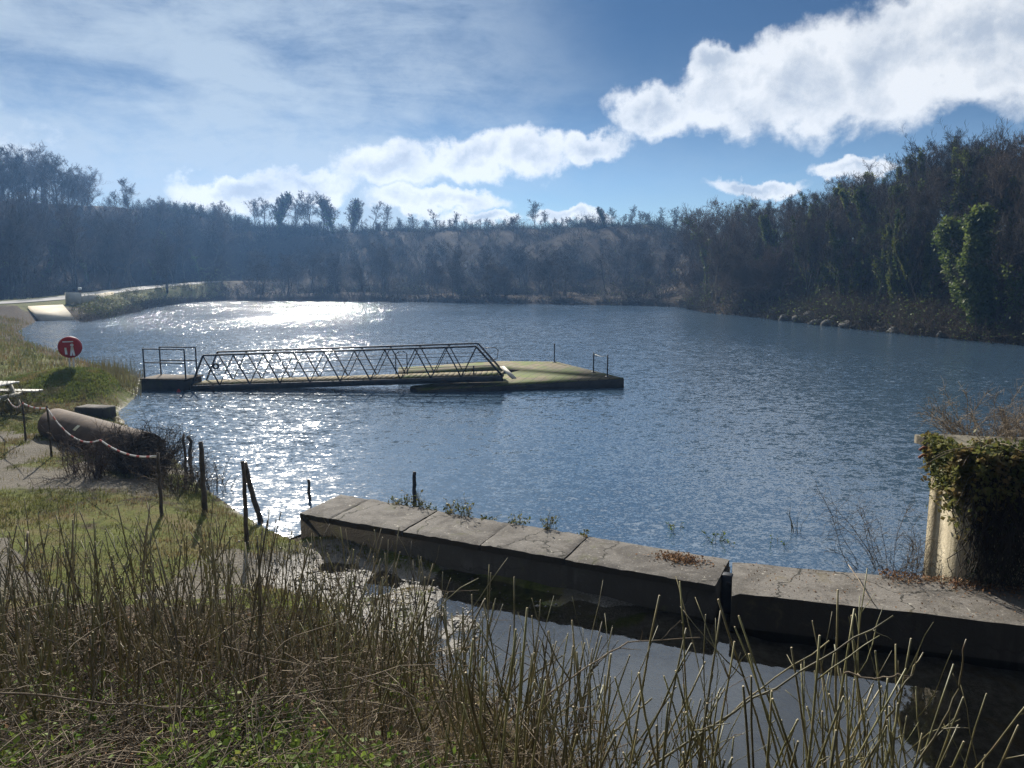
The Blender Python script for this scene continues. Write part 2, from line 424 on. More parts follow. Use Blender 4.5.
shore_px = [(299, 541), (268, 529), (240, 513), (205, 488), (180, 463), (162, 447), (130, 428), (118, 413), (136, 397), (140, 388),
            (141, 378), (122, 370), (92, 364), (60, 354), (28, 344), (18, 331), (36, 321.5), (74, 320.5), (84, 322), (108, 316.5), (130, 313), (138, 309),
            (175, 303.5), (215, 300.5), (300, 301), (420, 302), (540, 304), (640, 305.5), (688, 307), (704, 312), (760, 317),
            (830, 325.5), (900, 333), (960, 339), (1024, 344)]
SHORE = [tuple(at(x, y, 0)[:2]) for x, y in shore_px]
SHORE += [(33, 36), (29, 26), (21, 17), (12.5, 11), (9.0, 9.2), tuple(FD + (0, .2)), tuple((FC + NC) / 2 + (0, .2)), tuple((FB + NB) / 2), tuple((FA + NA) / 2)]
SHORE = np.array(SHORE)
POOL = np.array([(-.15, 4.7), (-.2, 6.3), (.45, 7.25), (1.3, 7.9), (2.2, 8.55), (2.9, 9.0), (9.5, 6.2), (10.5, 2.5), (2.8, 3.6), (.9, 4.5)])
CHAN = np.array([at(*p, 0)[:2] for p in [(318, 570), (340, 580), (375, 592), (450, 622), (540, 645), (640, 668)]])
ROADP = np.array([aty(px, py, d) for px, py, d in [(-330, 313, 62), (-160, 309, 70), (-40, 305, 79), (0, 303, 83), (60, 298.5, 92), (110, 292, 108), (160, 286, 126), (215, 281.5, 146), (290, 279, 172)]])

SLIPQ = np.array([aty(28, 307, 78.5)[:2], aty(63, 305.5, 79)[:2], at(75, 319.6, .02)[:2], at(42, 320.6, .02)[:2]])

def polydist(x, y, P, closed=True):
    x = np.asarray(x, float); y = np.asarray(y, float)
    best = np.full(x.shape, 1e9); ins = np.zeros(x.shape, bool); tz = np.zeros(x.shape)
    n = len(P)
    for i in range(n if closed else n - 1):
        a = P[i]; b = P[(i + 1) % n]
        dx, dy = b[0] - a[0], b[1] - a[1]
        t = np.clip(((x - a[0]) * dx + (y - a[1]) * dy) / (dx * dx + dy * dy + 1e-12), 0, 1)
        d = np.hypot(x - a[0] - t * dx, y - a[1] - t * dy)
        if P.shape[1] > 2: tz = np.where(d < best, a[2] + t * (b[2] - a[2]), tz)
        best = np.minimum(best, d)
        if closed:
            c = ((a[1] > y) != (b[1] > y)) & (x < (b[0] - a[0]) * (y - a[1]) / (b[1] - a[1] + 1e-12) + a[0])
            ins ^= c
    if P.shape[1] > 2: return best, tz
    return np.where(ins, -best, best) if closed else best

MOUND = at(86, 391, .4)
def ground(x, y, full=False):
    x = np.asarray(x, float); y = np.asarray(y, float)
    d = polydist(x, y, SHORE); r = np.hypot(x, y); az = np.degrees(np.arctan2(x, y))
    dl = np.maximum(d, 0)
    n_s = fbm(x, y, .9, 3) - .47; n_m = fbm(x, y, .12, 11) - .47; n_l = fbm(x, y, .03, 21) - .47
    h_right = .25 * (1 - np.exp(-dl / .6)) + 10.5 * (1 - np.exp(-dl / 17)) + n_m * 2.2 * sstep(1, 8, dl)
    h_far = 1.2 * (1 - np.exp(-dl / 3)) + 14.2 * sstep(14, 62, dl) + n_m * 1.5 * sstep(2, 12, dl)
    h_left = .9 * (1 - np.exp(-dl / 3)) + 18.5 * sstep(15, 56, dl) + n_m * 1.6 * sstep(2, 10, dl)
    h_low = .28 * (1 - np.exp(-dl / 1.1)) + .5 * (1 - np.exp(-dl / 14)) + n_s * .16 * sstep(.2, 1.5, dl) + n_m * .3 * sstep(2, 9, dl) + 9 * sstep(24, 55, dl)
    wl = sstep(-17, -24, az) * sstep(50, 66, r)
    wr = sstep(10.5, 15, az) * sstep(14, 24, r)
    wf = sstep(50, 80, r) * (1 - wl) * (1 - wr)
    wn = np.clip(1 - wl - wr - wf, 0, 1)
    h = h_right * wr + h_far * wf + h_left * wl + h_low * wn
    # grassy mound by the lifebuoy
    mx, my = (x - MOUND[0]) / 3.0, (y - MOUND[1] - .2) / 2.3
    h = h + .80 * np.exp(-(mx * mx + my * my) * 1.0) * (d > -.5) * sstep(0, 1.0, dl)
    # road bench
    rd, rz = polydist(x, y, ROADP, closed=False)
    h = h + (rz - .06 - h) * (1 - sstep(3.2, 9.5, rd)) * (d > 1.5)
    sd_ = polydist(x, y, SLIPQ)
    h = np.where(sd_ < 1.2, np.minimum(h, np.maximum(-.4, .125 * (y - 71)) - .2 + .3 * np.maximum(sd_, 0)), h)
    # pool, wet channel and the bank below the camera
    near = r < 40
    dp = polydist(x, y, POOL); dc = polydist(x, y, CHAN, closed=False)
    dp = dp + (fbm(x, y, .9, 61) - .47) * 1.1 * near
    h = np.where(near & (dp < 2.5), np.minimum(h, POOL_Z - .025 + .13 * dp + n_s * .06), h)
    h = np.where(near & (dp < -.3), np.maximum(h, -.30 + n_s * .1), h)
    wd_ = .35 + .75 * sstep(-2.6, -.6, x)
    wc = 1 - sstep(.0, .8, dc - wd_ + n_s * .8)
    rip = (fbm(x, y, 1.7, 41, 4) - .455) * .20 - .004 - .075 * sstep(-1.7, -.4, x)
    h = np.where(near, h + (POOL_Z + .022 + rip - h) * wc, h)
    yf = 7.4 - 2.7 * sstep(-1.6, 1.6, x) - .9 * sstep(2, 7, x)
    bank = 2.35 * np.clip(1 - y / yf, -.4, 1.15) + n_s * .25
    h = np.where(near & (y < 11) & (dp > -.2), np.maximum(h, np.where(y < yf + .5, bank, -9)), h)
    hl = np.maximum(-2.2, np.minimum(-.02, d * .16)) + n_s * .05
    h = np.where(d < 0, hl, h)
    if full: return h, d, r, az, wl, wr, wf, wn, dp, dc, rd
    return h

def gz(x, y): return float(ground(np.array([x]), np.array([y]))[0])

# ground sheet on rings round the viewpoint, fine close by and out to the horizon
fa = np.radians(np.concatenate([np.linspace(-180, -52, 90, endpoint=False), np.linspace(-52, 52, 420, endpoint=False), np.linspace(52, 180, 90, endpoint=False)]))
ra = np.concatenate([[.05], np.geomspace(.6, 260, 430), np.geomspace(275, 900, 14)])
A_, R_ = np.meshgrid(fa, ra)
X_, Y_ = R_ * np.sin(A_), R_ * np.cos(A_)
H_, D_, RR, AZ, WL, WR, WF, WN, DP, DC, RD = ground(X_, Y_, True)
mb = MB(); nr, na = X_.shape
i = np.arange(nr - 1)[:, None] * na; j = np.arange(na)[None, :]; k = (j + 1) % na
mb.add(np.stack([X_, Y_, H_], -1).reshape(-1, 3), np.stack([i + j, i + na + j, i + na + k, i + k], -1).reshape(-1, 4))
terr = mb.build('ground', M['terrain'], smooth=True); tag(terr, 'grassy banks and wooded slopes round the lake', 'ground', kind='structure')
zg = np.zeros(X_.shape + (4,), np.float32); zg[..., 3] = 1
patch = fbm(X_, Y_, .35, 5)
zg[..., 0] = WN * (D_ > 0) * (1 - (RR > 34) * (1 - sstep(0, 1.5, D_))) * (.75 + (patch - .47)) + WL * (1 - sstep(6, 14, RD)) * .7 * (D_ > 0) + WF * sstep(58, 75, D_) * .8
gp = at(22, 482, .3); gp2 = at(95, 520, .25)
track = np.exp(-(((X_ - gp[0]) / 3.2) ** 2 + ((Y_ - gp[1]) / 1.0) ** 2)) 
zg[..., 1] = np.clip(track + 1.3 * sstep(.50, .60, fbm(X_, Y_, .55, 131)) * (RR < 22) * (Y_ > 8), 0, 1) + (1 - sstep(.5, 1.7, DC)) * .8 * (RR < 25)
zg[..., 2] = np.maximum((1 - sstep(0, .8, D_)) * .45 * (RR < 34), np.maximum((1 - sstep(-.1, .7, DP)) * (RR < 20), (1 - sstep(.3, 1.3, DC)) * .85 * (RR < 25)))
bankm = (Y_ < 7.8) * (RR < 12) * (H_ > .12) * (DP > .2)
zg[..., 0] = np.where(bankm, .25, zg[..., 0]); zg[..., 1] = np.where(bankm, .0, zg[..., 1])
ca = terr.data.color_attributes.new('zone', 'FLOAT_COLOR', 'POINT')
ca.data.foreach_set('color', np.clip(zg, 0, 1).reshape(-1))

# lake: one sheet that runs a little under its banks
def outward(P, dist):
    P = np.asarray(P); n = len(P); out = []
    for i in range(n):
        a, b, c = P[i - 1], P[i], P[(i + 1) % n]
        t = (b - a) / (np.linalg.norm(b - a) + 1e-9) + (c - b) / (np.linalg.norm(c - b) + 1e-9); t /= np.linalg.norm(t) + 1e-9
        nn = np.array([-t[1], t[0]])
        if polydist(np.array([b[0] + nn[0] * .05]), np.array([b[1] + nn[1] * .05]), P)[0] < 0: nn = -nn
        out.append(b + nn * dist)
    return np.array(out)
LK = SHORE.copy(); ow = outward(SHORE, .5); nsh = len(SHORE) - 4
LK[:nsh] = ow[:nsh]
LK[0] = SHORE[0] + np.array([-.35, -.15])
mb = MB(); mb.add(np.column_stack([LK, np.zeros(len(LK))]), [list(range(len(LK)))])
lake = mb.build('lake_water', M['lake']); tag(lake, 'wind rippled lake with sun glitter', 'water', kind='structure')
bm_p = [tuple(CHAN[0] + (-.5, .1)), tuple(CHAN[0] + (-.6, -.6))]
pw = np.array([(-6.0, 11.4), (-6.0, 9.6), (-4.4, 7.8), (-2, 5.2), (-.5, 3.6), (2.8, 2.6), (11, 1.5), (10.5, 5.6), tuple(ND * .5 + NC * .5 + (.1, .25)), tuple(NB + (.1, .25)), tuple(NA + (.1, .22)), tuple(NA + (-.05, .45))])
mb = MB(); mb.add(np.column_stack([pw, np.full(len(pw), POOL_Z)]), [list(range(len(pw)))])
pool = mb.build('pool_water', M['pool']); tag(pool, 'still shallow pool below the dam wall', 'water', kind='structure')

# ------------------------------------------------------------------ dam wall
def perp(d): return np.array([-d[1], d[0]])
def lerp(a, b, t): return np.asarray(a) * (1 - t) + np.asarray(b) * t
dam = empty('dam_wall', (*NA, 0))
tag(dam, 'long low concrete wall of grey coping slabs between lake and pool', 'wall')
def loc2(p): return np.asarray(p) - NA
cuts = [0, .095, .30, .50, .695, 1.0]; cw = [r_ for r_ in cuts]
for q in range(len(cuts) - 1):
    g0 = .0014 if q else 0; g1 = .0014
    a, b = cuts[q] + g0, cuts[q + 1] - g1
    poly = [loc2(lerp(NA, NB, a)) + (-.0, -.035), loc2(lerp(NA, NB, b)) + (0, -.035), loc2(lerp(FA, FB, b)) + (0, .02), loc2(lerp(FA, FB, a)) + (0, .02)]
    m_ = MB(); dz = [0, .004, -.006, .003, -.004][q]
    # slab as a fine grid so that its edges are worn
    nu, nv = 26, 12
    U, V = np.meshgrid(np.linspace(0, 1, nu), np.linspace(0, 1, nv))
    P0 = (np.outer((1 - U).ravel() * (1 - V).ravel(), poly[0]) + np.outer(U.ravel() * (1 - V).ravel(), poly[1]) + np.outer((U * V).ravel(), poly[2]) + np.outer(((1 - U) * V).ravel(), poly[3]))
    ed = np.minimum(np.minimum(U, 1 - U) * 9, np.minimum(V, 1 - V) * 5).ravel()
    jag = np.exp(-np.minimum(V, 1 - V).ravel() * 22)[:, None] * (np.column_stack([vnoise(P0[:, 0], P0[:, 1], 5, 30 + q), vnoise(P0[:, 0], P0[:, 1], 13, 40 + q)]) - .5) * .05
    P0 = P0 + np.sign(V.ravel() - .5)[:, None] * np.abs(jag) * -np.array([[.2, 1.0]])
    zz = WALL_TOP + dz - .014 * np.exp(-ed * 9) * (.4 + 1.2 * vnoise(P0[:, 0], P0[:, 1], 9, q)) + .006 * (fbm(P0[:, 0], P0[:, 1], 3, q) - .5)
    base = np.arange(nv - 1)[:, None] * nu + np.arange(nu - 1)[None]
    m_.add(np.column_stack([P0, zz]), np.stack([base, base + 1, base + nu + 1, base + nu], -1).reshape(-1, 4))
    ring = list(range(nu)) + [r_ * nu + nu - 1 for r_ in range(1, nv)] + [(nv - 1) * nu + c for c in range(nu - 2, -1, -1)] + [r_ * nu for r_ in range(nv - 2, 0, -1)]
    top = np.column_stack([P0[ring], zz[ring]]); bot = top.copy(); bot[:, 2] = WALL_TOP - .10
    nrn = len(ring)
    m_.add(np.concatenate([top, bot]), [(c, nrn + c, nrn + (c + 1) % nrn, (c + 1) % nrn) for c in range(nrn)])
    m_.build('coping_slab', M['dam'], dam)
m_ = MB()
e1 = 1.0
body = [loc2(NA), loc2(lerp(NA, NB, e1)), loc2(lerp(FA, FB, e1)), loc2(FA)]
m_.prism(body, -1.6, WALL_TOP - .102)
m_.build('wall_body', M['dam'], dam)
# dark timber post standing in the slot between the two walls
sl = empty('slot_post', (*(lerp((NB + NR) / 2, (FB + FR) / 2, .5) + (.0, .0)), 0)); tag(sl, 'dark upright post in the slot between the two dam walls', 'post')
m_ = MB(); u_ = (NB - NA) / np.linalg.norm(NB - NA); ang = math.atan2(u_[1], u_[0])
m_.box((0, .0, -.3), (.125, .12, 1.36), ang, bev=.012); m_.build('post_timber', M['metal_dark'], sl)
m_ = MB(); m_.box((0, -.06, .28), (.08, .014, .05), ang, bev=.004); m_.build('post_strap', M['metal'], sl)

dam2 = empty('dam_wall', (*NB, 0)); tag(dam2, 'rough concrete wall below the ivy covered abutment, strewn with dead leaves', 'wall')
def loc3(p): return np.asarray(p) - NB
N2 = NR; F2 = FR
m_ = MB(); nu, nv = 90, 14
U, V = np.meshgrid(np.linspace(0, 1, nu), np.linspace(0, 1, nv))
def strip(pts, u):
    pts = np.array(pts); L = np.concatenate([[0], np.cumsum(np.linalg.norm(np.diff(pts, axis=0), axis=1))]); L /= L[-1]
    return np.column_stack([np.interp(u, L, pts[:, 0]), np.interp(u, L, pts[:, 1])])
Pn = strip([N2, NC, ND], U.ravel()); Pf = strip([F2, FC, FD], U.ravel())
P0 = Pn * (1 - V.ravel()[:, None]) + Pf * V.ravel()[:, None] - NB
ed = (np.minimum(V, 1 - V) * 6).ravel() + np.where(U.ravel() < .01, 0, .4)
zz = WALL_TOP - .03 - .04 * np.exp(-ed * 5) * (.2 + 1.4 * vnoise(P0[:, 0], P0[:, 1], 7, 3)) + .03 * (fbm(P0[:, 0], P0[:, 1], 2.5, 8) - .5)
base = np.arange(nv - 1)[:, None] * nu + np.arange(nu - 1)[None]
m_.add(np.column_stack([P0, zz]), np.stack([base, base + 1, base + nu + 1, base + nu], -1).reshape(-1, 4))
ring = list(range(nu)) + [r_ * nu + nu - 1 for r_ in range(1, nv)] + [(nv - 1) * nu + c for c in range(nu - 2, -1, -1)] + [r_ * nu for r_ in range(nv - 2, 0, -1)]
top = np.column_stack([P0[ring], zz[ring]]); bot = top.copy(); bot[:, 2] = -1.6; nrn = len(ring)
m_.add(np.concatenate([top, bot]), [(c, nrn + c, nrn + (c + 1) % nrn, (c + 1) % nrn) for c in range(nrn)])
m_.build('wall_body', M['dam_right'], dam2)

# ------------------------------------------------------------------ abutment with ivy
AC = at(958, 580, WALL_TOP - .03)[:2]; AF = np.array([5.46, 9.36])
wdir = (NC - NR) / np.linalg.norm(NC - NR); wn_ = perp(wdir)
ab = empty('ivy_abutment', (*AC, 0)); tag(ab, 'tall buff concrete abutment with grey capping, draped in ivy', 'abutment')
L_ = 4.2
A0 = np.zeros(2); A1 = wdir * L_; A2 = A1 + wn_ * 1.3; A3 = AF - AC
m_ = MB()
# body of stacked courses with slightly different faces, a vertical groove along the left face
lf = A3 - A0; lfu = lf / np.linalg.norm(lf); out = np.array([-lfu[1], lfu[0]])
Lf = np.linalg.norm(lf)
bodyp = [A0, A1, A2, A3, A3 - out * .0 - lfu * Lf * .04 - out * .07, A0 + lfu * Lf * .52 - out * .07, A0 + lfu * Lf * .48]
m_.prism(bodyp, -1.5, 1.86)
m_.build('abutment_body', M['abut'], ab)
m_ = MB(); cap = [A0 + (-.06, -.05), A1 + (0, -.05), A2, A3 + (-.20, .10)]
nu, nv = 60, 16
U, V = np.meshgrid(np.linspace(0, 1, nu), np.linspace(0, 1, nv))
P0 = (np.outer((1 - U).ravel() * (1 - V).ravel(), cap[0]) + np.outer(U.ravel() * (1 - V).ravel(), cap[1]) + np.outer((U * V).ravel(), cap[2]) + np.outer(((1 - U) * V).ravel(), cap[3]))
ed = np.minimum(np.minimum(U, 1 - U) * 12, np.minimum(V, 1 - V) * 4).ravel()
zz = 2.0 - .03 * np.exp(-ed * 7) + .02 * (fbm(P0[:, 0], P0[:, 1], 3, 5) - .5)
base = np.arange(nv - 1)[:, None] * nu + np.arange(nu - 1)[None]
m_.add(np.column_stack([P0, zz]), np.stack([base, base + 1, base + nu + 1, base + nu], -1).reshape(-1, 4))
ring = list(range(nu)) + [r_ * nu + nu - 1 for r_ in range(1, nv)] + [(nv - 1) * nu + c for c in range(nu - 2, -1, -1)] + [r_ * nu for r_ in range(nv - 2, 0, -1)]
top = np.column_stack([P0[ring], zz[ring]]); bot = top.copy(); bot[:, 2] = 1.862; nrn = len(ring)
m_.add(np.concatenate([top, bot]), [(c, nrn + c, nrn + (c + 1) % nrn, (c + 1) % nrn) for c in range(nrn)])
m_.build('capping_slab', M['abut_top'], ab)
# metal bracket on the left top edge
m_ = MB(); q0 = np.array([*(A3 * .8 + A0 * .2), 1.80])
for dz in (0, -.10):
    pts = [q0 + (-.02, 0, dz), q0 + (-.12, .0, dz + .05), q0 + (-.2, .02, dz + .055), q0 + (-.25, .02, dz + .02)]
    m_.tube(pts, .018, 6)
m_.build('rusty_bracket', noisy('rusty_bracket', (.15, .06, .035), (.22, .10, .06), 20, .8), ab)
# ivy: woody stems on the face and leaf masses over the top edge
ivy = empty('ivy_plant', (*AC, 0)); tag(ivy, 'green ivy with woody trailing stems hanging over the abutment', 'ivy')
m_ = MB(); r2 = np.random.default_rng(5)
fn = -wn_
for q in range(90):
    s0 = r2.uniform(0.05, 3.8); z = r2.uniform(1.6, 2.08); p = wdir * s0 + fn * r2.uniform(.03, .1); pts = [(*p, z)]
    for st in range(r2.integers(4, 9)):
        p = p + wdir * r2.normal(0, .06) + fn * r2.normal(.005, .03); z -= r2.uniform(.1, .24); pts.append((*p, max(z, .42)))
    m_.tube(pts, np.linspace(.012, .004, len(pts)), 4)
for q in range(1500):
    s0 = r2.uniform(0.02, 4.0); z = r2.uniform(.9, 2.0); p = wdir * s0 + fn * r2.uniform(.03, .22); pts = [(*p, z)]
    for st in range(5):
        p = p + wdir * r2.normal(0, .07) + fn * r2.normal(.0, .03); z -= r2.uniform(.05, .28); pts.append((*p, max(z, .41)))
    m_.tube(pts, np.linspace(.009, .004, 6), 3, cap=False, m=2)
for q in range(70):   # dry arching stems tumbling over the top
    s0 = r2.uniform(.15, 3.6); p = np.array([*(wdir * s0 + wn_ * r2.uniform(-.1, .35)), 2.02]); dirv = np.array([*(wdir * r2.normal(.2, 1) + fn * r2.uniform(.1, .8)), r2.uniform(.1, .5)])
    pts = [p]
    for st in range(6):
        p = p + dirv * .085; dirv = dirv + (0, 0, -.2) + r2.normal(0, .14, 3); pts.append(p.copy())
    m_.tube(pts, np.linspace(.009, .003, 7), 4, m=1)
m_.build('ivy_stem', [M['twig'], M['stem_dead'], M['twig_dark']], ivy)
m_ = MB()
N = 5200; s0 = r2.beta(1.0, 1.5, N) * 3.9
lump = .10 + .34 * fbm(s0, s0 * 0, 1.7, 9); 
z = 2.02 - np.abs(r2.normal(0, 1, N)) * (.26 + .32 * np.exp(-((s0 - .15) / .35) ** 2))
outd = r2.uniform(0, 1, N) ** .7 * lump * np.clip(.4 + (z - 1.0), .15, 1)
P = np.column_stack([wdir[0] * s0 + fn[0] * outd, wdir[1] * s0 + fn[1] * outd, z])
m_.leaves(P, r2.uniform(.04, .085, N), r2, .4, aspect=.85)
N = 4600; t_ = (-.12 + r2.beta(1, 1.1, N) * 1.05) * Lf; z = 2.0 - np.abs(r2.normal(0, .34, N)) * (1 - .45 * t_ / Lf); o_ = r2.uniform(0, .14, N)
P = np.column_stack([lfu[0] * t_ + out[0] * o_ - .02, lfu[1] * t_ + out[1] * o_, z]); m_.leaves(P, r2.uniform(.04, .08, N), r2, .4, aspect=.85)
N = 1500; s0 = r2.uniform(.0, 2.6, N); w0 = r2.normal(0.02, .12, N)
P = np.column_stack([wdir[0] * s0 + wn_[0] * w0, wdir[1] * s0 + wn_[1] * w0, 2.0 + np.abs(r2.normal(0, .05, N))]); m_.leaves(P, r2.uniform(.04, .08, N), r2, .6, aspect=.85)
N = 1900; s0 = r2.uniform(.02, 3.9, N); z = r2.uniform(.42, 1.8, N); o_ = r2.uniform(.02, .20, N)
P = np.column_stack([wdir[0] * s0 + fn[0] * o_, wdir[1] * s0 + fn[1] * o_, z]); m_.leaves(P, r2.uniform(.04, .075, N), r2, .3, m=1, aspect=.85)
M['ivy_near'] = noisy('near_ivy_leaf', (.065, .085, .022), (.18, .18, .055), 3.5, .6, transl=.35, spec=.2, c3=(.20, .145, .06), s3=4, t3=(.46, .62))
M['ivy_shaded'] = noisy('shaded_ivy_leaf', (.018, .026, .010), (.05, .06, .022), 3, .6, transl=.15, spec=.2)  # darker copy of near ivy: shadow on the lower front put into the colour
m_.build('ivy_leaves', [M['ivy_near'], M['ivy_shaded']], ivy)

# ------------------------------------------------------------------ trees
def wander(p, d, L, n, wob, lift, r):
    pts = [np.array(p, float)]; d = np.array(d, float); d /= np.linalg.norm(d)
    for q in range(n):
        d = d + r.normal(0, wob, 3) + (0, 0, lift); d /= np.linalg.norm(d)
        pts.append(pts[-1] + d * L / n)
    return np.array(pts)

def side_dirs(T, ang, r):
    """directions leaving a branch of direction T at angle ang"""
    N = len(T); rv = r.normal(size=(N, 3)); X = np.cross(T, rv); X /= np.linalg.norm(X, axis=1)[:, None] + 1e-9
    return T * np.cos(ang)[:, None] + X * np.sin(ang)[:, None]

def tree_mesh(seed, H=9.0, lean=0.0, spread=.42, dens=1.0, start=.3, twig_r=.009, leaders=1, up=.10):
    r = np.random.default_rng(seed)
    tr = MB(); cr = MB(); limbs = []
    for ld in range(leaders):
        a = r.uniform(0, 6.28); dv = np.array([math.cos(a) * (.10 + .16 * (leaders > 1)) + lean, math.sin(a) * (.10 + .16 * (leaders > 1)), 1])
        hh = H * r.uniform(.8, .95) if ld else H * .95
        tp = wander((r.normal(0, .12) * (leaders > 1), r.normal(0, .12) * (leaders > 1), -.5), dv, hh + .5, 10, .085, .05, r)
        r0 = H * .0155 * (1 if leaders == 1 else .8)
        rad = r0 * np.linspace(1, .06, 11) ** .9; rad[0] *= 1.35
        tr.tube(tp, rad, 7)
        nl = int(15 * dens / (leaders ** .5))
        for q in range(nl):
            t = start + (1 - start) * (q + r.uniform(0, 1)) / nl; t = min(t, .98)
            x = t * 10; i0 = min(int(x), 9); p = tp[i0] + (tp[i0 + 1] - tp[i0]) * (x - i0)
            a = q * 2.4 + r.normal(0, .5); el = r.uniform(.45, 1.1)
            d = np.array([math.cos(a), math.sin(a), math.tan(el) * .8])
            L = H * spread * (1.08 - .75 * t) * r.uniform(.7, 1.25)
            lp = wander(p, d, L, 6, .14, up, r); lr = rad[i0] * r.uniform(.4, .6) * np.linspace(1, .12, 7)
            tr.tube(lp, np.maximum(lr, .008), 5, cap=False); limbs.append((lp, lr, L))
        limbs.append((tp[5:], rad[5:], hh * .35))
    # branches, then twigs, in bulk
    S0 = []; D0 = []; L0 = []; R0 = []
    for lp, lr, L in limbs:
        n = max(4, int(9 * dens)); t = r.uniform(.18, 1, n) * (len(lp) - 1); i0 = np.minimum(t.astype(int), len(lp) - 2); f = (t - i0)[:, None]
        S0.append(lp[i0] * (1 - f) + lp[i0 + 1] * f); T = lp[i0 + 1] - lp[i0]; T = T / np.linalg.norm(T, axis=1)[:, None]
        d = side_dirs(T, r.uniform(.5, 1.1, n), r); d[:, 2] += .22; D0.append(d)
        L0.append(L * r.uniform(.28, .55, n)); R0.append(np.maximum(lr[i0] * .5, .009))
    S, D, L, RD_ = map(np.concatenate, (S0, D0, L0, R0))
    rmin = twig_r
    for lev, (kids, nseg) in enumerate([(7, 3), (6, 2), (0, 2)]):
        D = D / np.linalg.norm(D, axis=1)[:, None]; P = S; dd = D; pts = [P]; rr = np.linspace(1, .45, nseg + 1); dirs = []
        for q in range(nseg):
            dd = dd + r.normal(0, .16, dd.shape); dd[:, 2] += .08; dd /= np.linalg.norm(dd, axis=1)[:, None]
            Q = P + dd * (L / nseg)[:, None]
            cr.segs(P, Q, np.maximum(RD_ * rr[q], rmin * .8), np.maximum(RD_ * rr[q + 1], rmin * .45), 3)
            pts.append(Q); dirs.append(dd.copy()); P = Q
        if not kids: break
        kk = max(2, int(kids * dens)); N = len(S)
        t = r.uniform(.15, 1, (N, kk)) * nseg; i0 = np.minimum(t.astype(int), nseg - 1); f = (t - i0)[..., None]
        PT = np.stack(pts, 1); DT = np.stack(dirs, 1); idx = np.arange(N)[:, None]
        S2 = PT[idx, i0] * (1 - f) + PT[idx, i0 + 1] * f; T2 = DT[idx, i0].reshape(-1, 3)
        D = side_dirs(T2, r.uniform(.4, 1.0, N * kk), r); D[:, 2] += .15
        S = S2.reshape(-1, 3); L = np.repeat(L, kk) * r.uniform(.3, .62, N * kk); RD_ = np.repeat(RD_, kk) * .55
    return tr, cr, limbs

def ivy_mesh(limbs, seed, n, H, cover=.75, size=(.10, .2), thick=.38):
    r = np.random.default_rng(seed); m_ = MB(); C = []
    trunk = [l for l in limbs if len(l[0]) == 6 or l[2] == H]
    for q, (lp, lr, L) in enumerate(limbs):
        istr = (len(lp) != 7)
        if not istr and r.uniform() > cover * .55: continue
        k = int(n * (.30 if istr else .05))
        t = r.uniform(0, 1 if istr else .62, k) ** (1.0) * (len(lp) - 1); i0 = np.minimum(t.astype(int), len(lp) - 2); f = (t - i0)[:, None]
        P = lp[i0] * (1 - f) + lp[i0 + 1] * f
        w = thick * (.35 + .9 * fbm(t * 1.3 + q * 7, t * 0, 1.0, seed)) * (1 - .5 * t / len(lp))
        v = r.normal(size=(k, 3)); v /= np.linalg.norm(v, axis=1)[:, None]
        C.append(P + v * (w * r.uniform(.3, 1, k) ** .5)[:, None])
    C = np.concatenate(C); C[:, 2] = np.maximum(C[:, 2], .1)
    m_.leaves(C, r.uniform(*size, len(C)), r, .5, aspect=.8)
    return m_

def ivy_trunk_low(H, seed, n, thick):
    return None

PROTO = {}
def proto(key, seed, ivy_n=0, mats=('bark', 'twig', 'ivy'), ivy_kw={}, **kw):
    tr, cr, limbs = tree_mesh(seed, **kw)
    parts = [('trunk', tr.mesh('trunk'), M[mats[0]], True), ('crown', cr.mesh('crown'), M[mats[1]], False)]
    if ivy_n:
        # the lower trunk as an ivy carrier too
        r = np.random.default_rng(seed + 99); H = kw.get('H', 9.0)
        co = np.empty(len(parts[0][1].vertices) * 3); parts[0][1].vertices.foreach_get('co', co); co = co.reshape(-1, 3)[:77].reshape(11, 7, 3).mean(1)
        im = ivy_mesh(limbs + [(co[:9], np.full(9, .1), 1.0)], seed, ivy_n, H, **ivy_kw)
        parts.append(('ivy', im.mesh('ivy'), M[mats[2]], False))
    for nme, me, mt, sm in parts:
        me.materials.append(mt)
        if sm: me.polygons.foreach_set('use_smooth', np.ones(len(me.polygons), bool))
    PROTO[key] = (parts, kw.get('H', 9.0))

for q in range(6):
    proto(('bare', q), 100 + q, H=9.0, spread=[.40, .46, .36, .44, .5, .38][q], dens=[1, 1.05, .95, 1.1, 1, .95][q], leaders=[1, 2, 1, 2, 3, 1][q], lean=[0, .08, -.05, .1, 0, .04][q], start=[.3, .25, .4, .22, .2, .35][q], mats=('bark', 'twig', 'ivy'))
for q in range(3):
    proto(('pale', q), 130 + q, H=6.0, spread=.52, dens=1.1, leaders=3, start=.15, mats=('bark', 'twig_pale', 'ivy'), up=.06)
for q in range(3):
    proto(('tan', q), 140 + q, H=6.0, spread=.50, dens=1.1, leaders=3, start=.15, mats=('bark_ridge', 'twig', 'ivy'), up=.06)
for q in range(5):
    proto(('ivy', q), 160 + q, ivy_n=3000, H=9.0, spread=[.4, .45, .38, .36, .42][q], dens=.95, leaders=[1, 2, 1, 1, 2][q], lean=[0, .12, -.15, .05, .2][q], start=.28, mats=('bark', 'twig_dark', 'ivy'), ivy_kw=dict(thick=[.55, .5, .45, .6, .5][q]))
proto(('ivybush', 0), 190, ivy_n=9000, H=6.5, spread=.34, dens=.8, leaders=2, start=.1, mats=('bark', 'twig_dark', 'ivy_bright'), ivy_kw=dict(cover=2.0, thick=.95, size=(.12, .24)))
